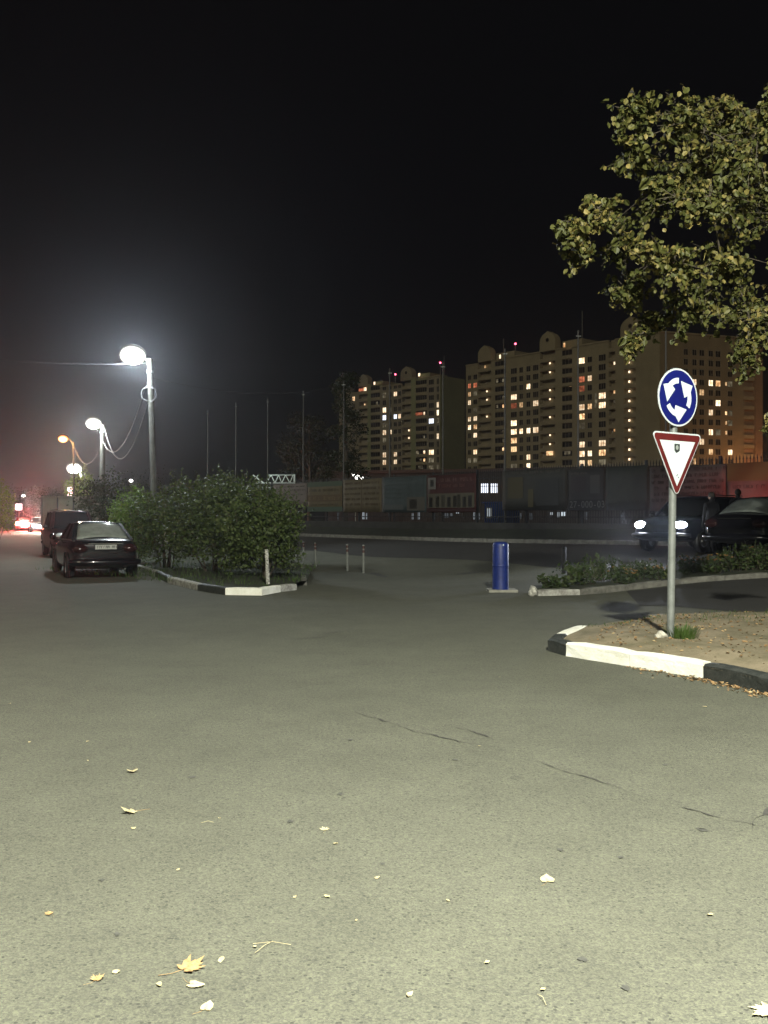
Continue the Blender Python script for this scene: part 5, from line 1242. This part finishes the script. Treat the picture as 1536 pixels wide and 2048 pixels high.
# ------------------------------------------------------------------ the tree overhanging from the right
TB = Vector((6.6, 12.9, .16)); TS = 1.22; tr = empty('overhanging_tree', TB); r = random.Random(12)
def cl(px, py, D, rad):
    D *= TS; rad *= TS
    return (Vector(((px - 768) / F_PX * D, D, EYE + (HZ_Y - py) / F_PX * D)) - TB, rad)
clumps = [cl(1500, 300, 10.4, .62), cl(1440, 240, 10.9, .42), cl(1350, 250, 10.2, .42), cl(1275, 225, 9.9, .30), cl(1270, 300, 10.0, .30), cl(1420, 400, 10.0, .48), cl(1315, 400, 10.3, .40), cl(1195, 420, 9.7, .28), cl(1145, 460, 9.5, .20),
          cl(1160, 500, 9.8, .20), cl(1245, 490, 10.2, .34), cl(1340, 520, 9.8, .44), cl(1450, 520, 10.4, .50), cl(1255, 580, 10.6, .28), cl(1380, 620, 10.2, .40), cl(1500, 640, 10.6, .46), cl(1300, 650, 10.8, .20), cl(1265, 690, 10.6, .13),
          cl(1490, 715, 10.6, .22), cl(1540, 850, 10.2, .13), cl(1600, 420, 10.8, .8), cl(1640, 250, 11.2, .8), cl(1680, 600, 11, .8), cl(1780, 420, 11.2, 1.0), cl(1760, 640, 10.4, .8), cl(1560, 210, 10.4, .42), cl(1860, 300, 11.0, .9), cl(1800, 200, 11.6, .8), cl(1600, 560, 12.0, .8), cl(1480, 400, 12.2, .7), cl(1380, 330, 11.8, .55)]
MB().tube([(0,0,-.2), (.03,0,.25), (-.05,.05,1.4), (.02,0,2.6), (-.05,.1,3.8), (0,0,5.2)], [.26, .19, .16, .14, .10, .04], 14).build('trunk', M['bark'], tr)
leaves = []; done = []
clumps.sort(key=lambda q: Vector((q[0].x, q[0].y)).length)
for k, (c, rad) in enumerate(clumps):
    z0 = max(1.6, min(4.6, c.z - .25 * Vector((c.x, c.y)).length - .3)); s_ = Vector((0, 0, z0)); L = (c - s_).length; thick = .034
    best = min(done, key=lambda q: (q - c).length, default=None)
    if best is not None and (best - c).length < L * .62: s_ = best - Vector((0, 0, .02)); L = (c - s_).length; thick = .02
    done.append(c)
    pts = [s_]
    for i in range(1, 6):
        q = i / 5; pts.append(s_.lerp(c, q) + Vector((0, 0, .22 * L * q * (1 - q))) + rand_unit(r) * .05 * L * (1 - q))
    MB().tube(pts, [thick * max(.7, L / 2.2) ** .5, thick * .74, thick * .54, thick * .36, thick * .24, .004], 7).build('branch', M['bark'], tr)
    tw = MB(); nt = int(12 + rad * 46)
    for _ in range(nt):
        u = rand_unit(r); b0 = pts[r.choice((3, 4, 4, 5))] + rand_unit(r) * .03; e_ = c + Vector((u.x, u.y, u.z * .9)) * rad * r.uniform(.45, 1.12); mid = b0.lerp(e_, .5) + Vector((0, 0, .06)) + rand_unit(r) * .06
        e_.z -= .05
        tw.tube([b0, mid, e_], [.0065, .0045, .0022], 4, cap=False)
        for _ in range(int(11 + 11 * min(1, rad))):
            q = r.uniform(.3, 1.03); p = (b0.lerp(mid, q * 2) if q < .5 else mid.lerp(e_, q * 2 - 1)) + rand_unit(r) * .05
            leaves.append((p, (rand_unit(r) + Vector((-.1, -.35, .15))).normalized(), (rand_unit(r) * .7 + Vector((0, 0, -.8))), (r.uniform(.045, .085) if r.random() < .86 else r.uniform(.085, .125))))
    tw.build('twigs', M['twig'], tr)['kind'] = 'stuff'
def inview(p):
    w_ = p + TB; px = 768 + w_.x / w_.y * F_PX; py = HZ_Y - (w_.z - EYE) / w_.y * F_PX; return px < 1530 and 0 < py < 900
idx = sorted((i for i in range(len(leaves)) if inview(leaves[i][0])), key=lambda i: -leaves[i][3] / (leaves[i][0] + TB).y)[:290]; big = set(idx)
crown = MB()
lms = []
for v in range(4):
    b = MB(); rr = random.Random(v); L = 1.0; n = 5
    # broad toothed leaf with a short stalk, folded at the midrib
    side = [(.0, .02), (.10, .30), (.30, .47), (.55, .42), (.78, .26), (1.0, .0)]
    top = [(0, 0, 0)] + [(w_ * rr.uniform(.9, 1.1), l_, .12 * w_ - .10 * l_ * l_) for l_, w_ in side[1:-1]] + [(0, 1, -.12)]
    bot = [(-x, y, z) for x, y, z in top[1:-1]]
    mids = [(0, l_, -.10 * l_ * l_ - .02) for l_, _ in side[1:-1]]
    vs = top + bot + mids; nt = len(top); nb = len(bot)
    fs = []
    T = list(range(nt)); Bt = [0] + [nt + i for i in range(nb)] + [nt - 1]; Md = [0] + [nt + nb + i for i in range(nb)] + [nt - 1]
    for i in range(len(Md) - 1):
        for side_ in (T, Bt):
            f = [Md[i], side_[i], side_[i+1], Md[i+1]]; f = [x for j, x in enumerate(f) if x not in f[:j]]
            if len(f) >= 3: fs.append(tuple(f))
    b.add(vs, fs, 0, True); lms.append(b.mesh('leaf', M['leaf_tree']))
def orient(n, d):
    d = (d - n * d.dot(n)).normalized(); x = d.cross(n).normalized(); return Matrix((x, d, n)).transposed()
for i, (p, n, d, s_) in enumerate(leaves):
    if i in big:
        o = link('leaf', lms[i % 4], tr, p, orient(n, d).to_euler()); o.scale = (s_ * 1.15, s_ * 1.15, s_ * 1.15)
    else: add_leaf(crown, p, n, d, s_, .85, .22)
o = crown.build('foliage', M['leaf_tree'], tr, fix=False); o['kind'] = 'stuff'
tag(tr, 'broad-leaved tree with yellowing leaves overhanging from the right', 'tree')

# ------------------------------------------------------------------ fallen leaves and scraps on the asphalt
def maple(px, py, size, label, seed, m='leaf_dry', group='fallen leaves on the asphalt', curl=.25, lobes=5):
    r = random.Random(seed); p = ground_at(px, py); rot = r.uniform(0, 6.28); rim = []
    half = [(0, 1.0), (13, .66), (22, .78), (34, .50), (47, .94), (58, .62), (70, .74), (84, .44), (102, .70), (124, .42), (150, .30), (176, .14)] if lobes == 5 else [(0, 1.0), (20, .72), (45, .60), (75, .56), (105, .58), (135, .60), (160, .50), (178, .30)]
    for sg, lst in ((1, half), (-1, half[:0:-1])):
        for a_, k in lst:
            a = R(a_ * sg + r.uniform(-3, 3)); k *= r.uniform(.92, 1.08)
            rim.append((math.cos(a) * k * size, math.sin(a) * k * size * .9, size * curl * (k ** 2) * (.35 + .65 * abs(math.sin(a + seed))) * r.uniform(.6, 1.0) + .004))
    n = len(rim)
    vs = [(0, 0, .006)] + rim
    root = MB().add(vs, [(0, 1 + i, 1 + (i + 1) % n) for i in range(n)], 0, True).build('fallen_leaf', M[m], None, (p.x, p.y, 0), (0, 0, rot), fix=False)
    MB().tube([(0, 0, .006), (-size * .7, .01, .004), (-size * 1.25, .03, .006)], size * .014, 4).build('stalk', M['leaf_dry'], root)
    return tag(root, label, 'leaf', group)
maple(374, 1938, .078, 'largest brown curled maple leaf in the left foreground', 1, curl=.35)
maple(388, 1970, .045, 'pale heart-shaped leaf just below the largest brown leaf', 2, 'leaf_pale', lobes=3)
maple(194, 1960, .035, 'small curled leaf left of the largest brown leaf', 3, curl=.5)
maple(1094, 1760, .062, 'pale flat leaf alone in the right foreground', 4, 'leaf_pale', curl=.1, lobes=4)
maple(266, 1624, .070, 'curled pale leaf in the middle left of the asphalt', 5, 'leaf_pale', curl=.6)
maple(265, 1543, .055, 'curled leaf farthest up the left of the asphalt', 6, 'leaf_pale', curl=.6)
maple(650, 1660, .038, 'lone small leaf near the middle of the foreground', 7, 'leaf_pale', curl=.3)
maple(414, 2015, .042, 'pale elongated leaf at the bottom of the picture', 8, 'leaf_pale', curl=.1, lobes=3)
maple(101, 1828, .028, 'faint brown leaf near the left edge of the foreground', 9)
maple(1540, 2022, .08, 'yellow leaf cut off at the bottom right corner', 10, 'leaf_pale', curl=.15)
r = random.Random(3)
for k, (px, py) in enumerate(((590, 1795), (654, 1794), (755, 1757), (268, 1657), (440, 1638), (670, 1688), (895, 1802), (974, 1926), (509, 1895), (443, 1920), (320, 1970), (357, 1741), (60, 1485), (176, 1484), (20, 1408), (1000, 1355), (1305, 1357), (1410, 1414), (960, 1493), (1085, 1980), (176, 1522), (712, 1842), (232, 1945), (1420, 1830), (820, 1990))):
    p = ground_at(px, py); s_ = r.uniform(.010, .022); n = 7
    vs = [(s_ * r.uniform(.6, 1.2) * math.cos(2 * math.pi * i / n), s_ * r.uniform(.35, .7) * math.sin(2 * math.pi * i / n), .004 + r.uniform(0, .006)) for i in range(n)]
    o = MB().add(vs, [tuple(range(n))]).build('leaf_scrap', M['leaf_pale'], None, (p.x, p.y, 0), (0, 0, r.uniform(0, 6)))
    tag(o, 'tiny pale leaf scrap lying on the asphalt', 'leaf scrap', 'tiny leaf scraps on the asphalt')
for k, (a, c, lab) in enumerate((((510, 1908), (546, 1884), 'pale straw leaning diagonally across another right of the brown leaf'), ((506, 1889), (582, 1891), 'pale straight straw right of the largest brown leaf'), ((1074, 1990), (1092, 2012), 'thin pale straw in the bottom right foreground'), ((402, 1647), (428, 1646), 'short straw beside the curled leaf on the left'))):
    A = ground_at(*a); C_ = ground_at(*c); A.z = C_.z = .006; m_ = A.lerp(C_, .5) + Vector((.004, .006, .006))
    tag(MB().tube([A, m_, C_], .0009, 5).build('straw', M['leaf_pale']), lab, 'straw', 'straws on the asphalt')

# ------------------------------------------------------------------ thin night haze that the lamps light up
hz = MB().box(-252, 252, -32, 452, -1.5, 72).build('haze', [])
hm = bpy.data.materials.new('night_haze'); hm.use_nodes = True; hn = hm.node_tree.nodes; hn.clear()
vo = hn.new('ShaderNodeVolumePrincipled'); vo.inputs['Density'].default_value = 0.0006; vo.inputs['Color'].default_value = (.86, .90, 1, 1); vo.inputs['Anisotropy'].default_value = .88
ho = hn.new('ShaderNodeOutputMaterial'); hm.node_tree.links.new(vo.outputs[0], ho.inputs['Volume']); hz.data.materials.append(hm)
tag(hz, 'thin night haze glowing round the lamps', 'haze', kind='stuff')
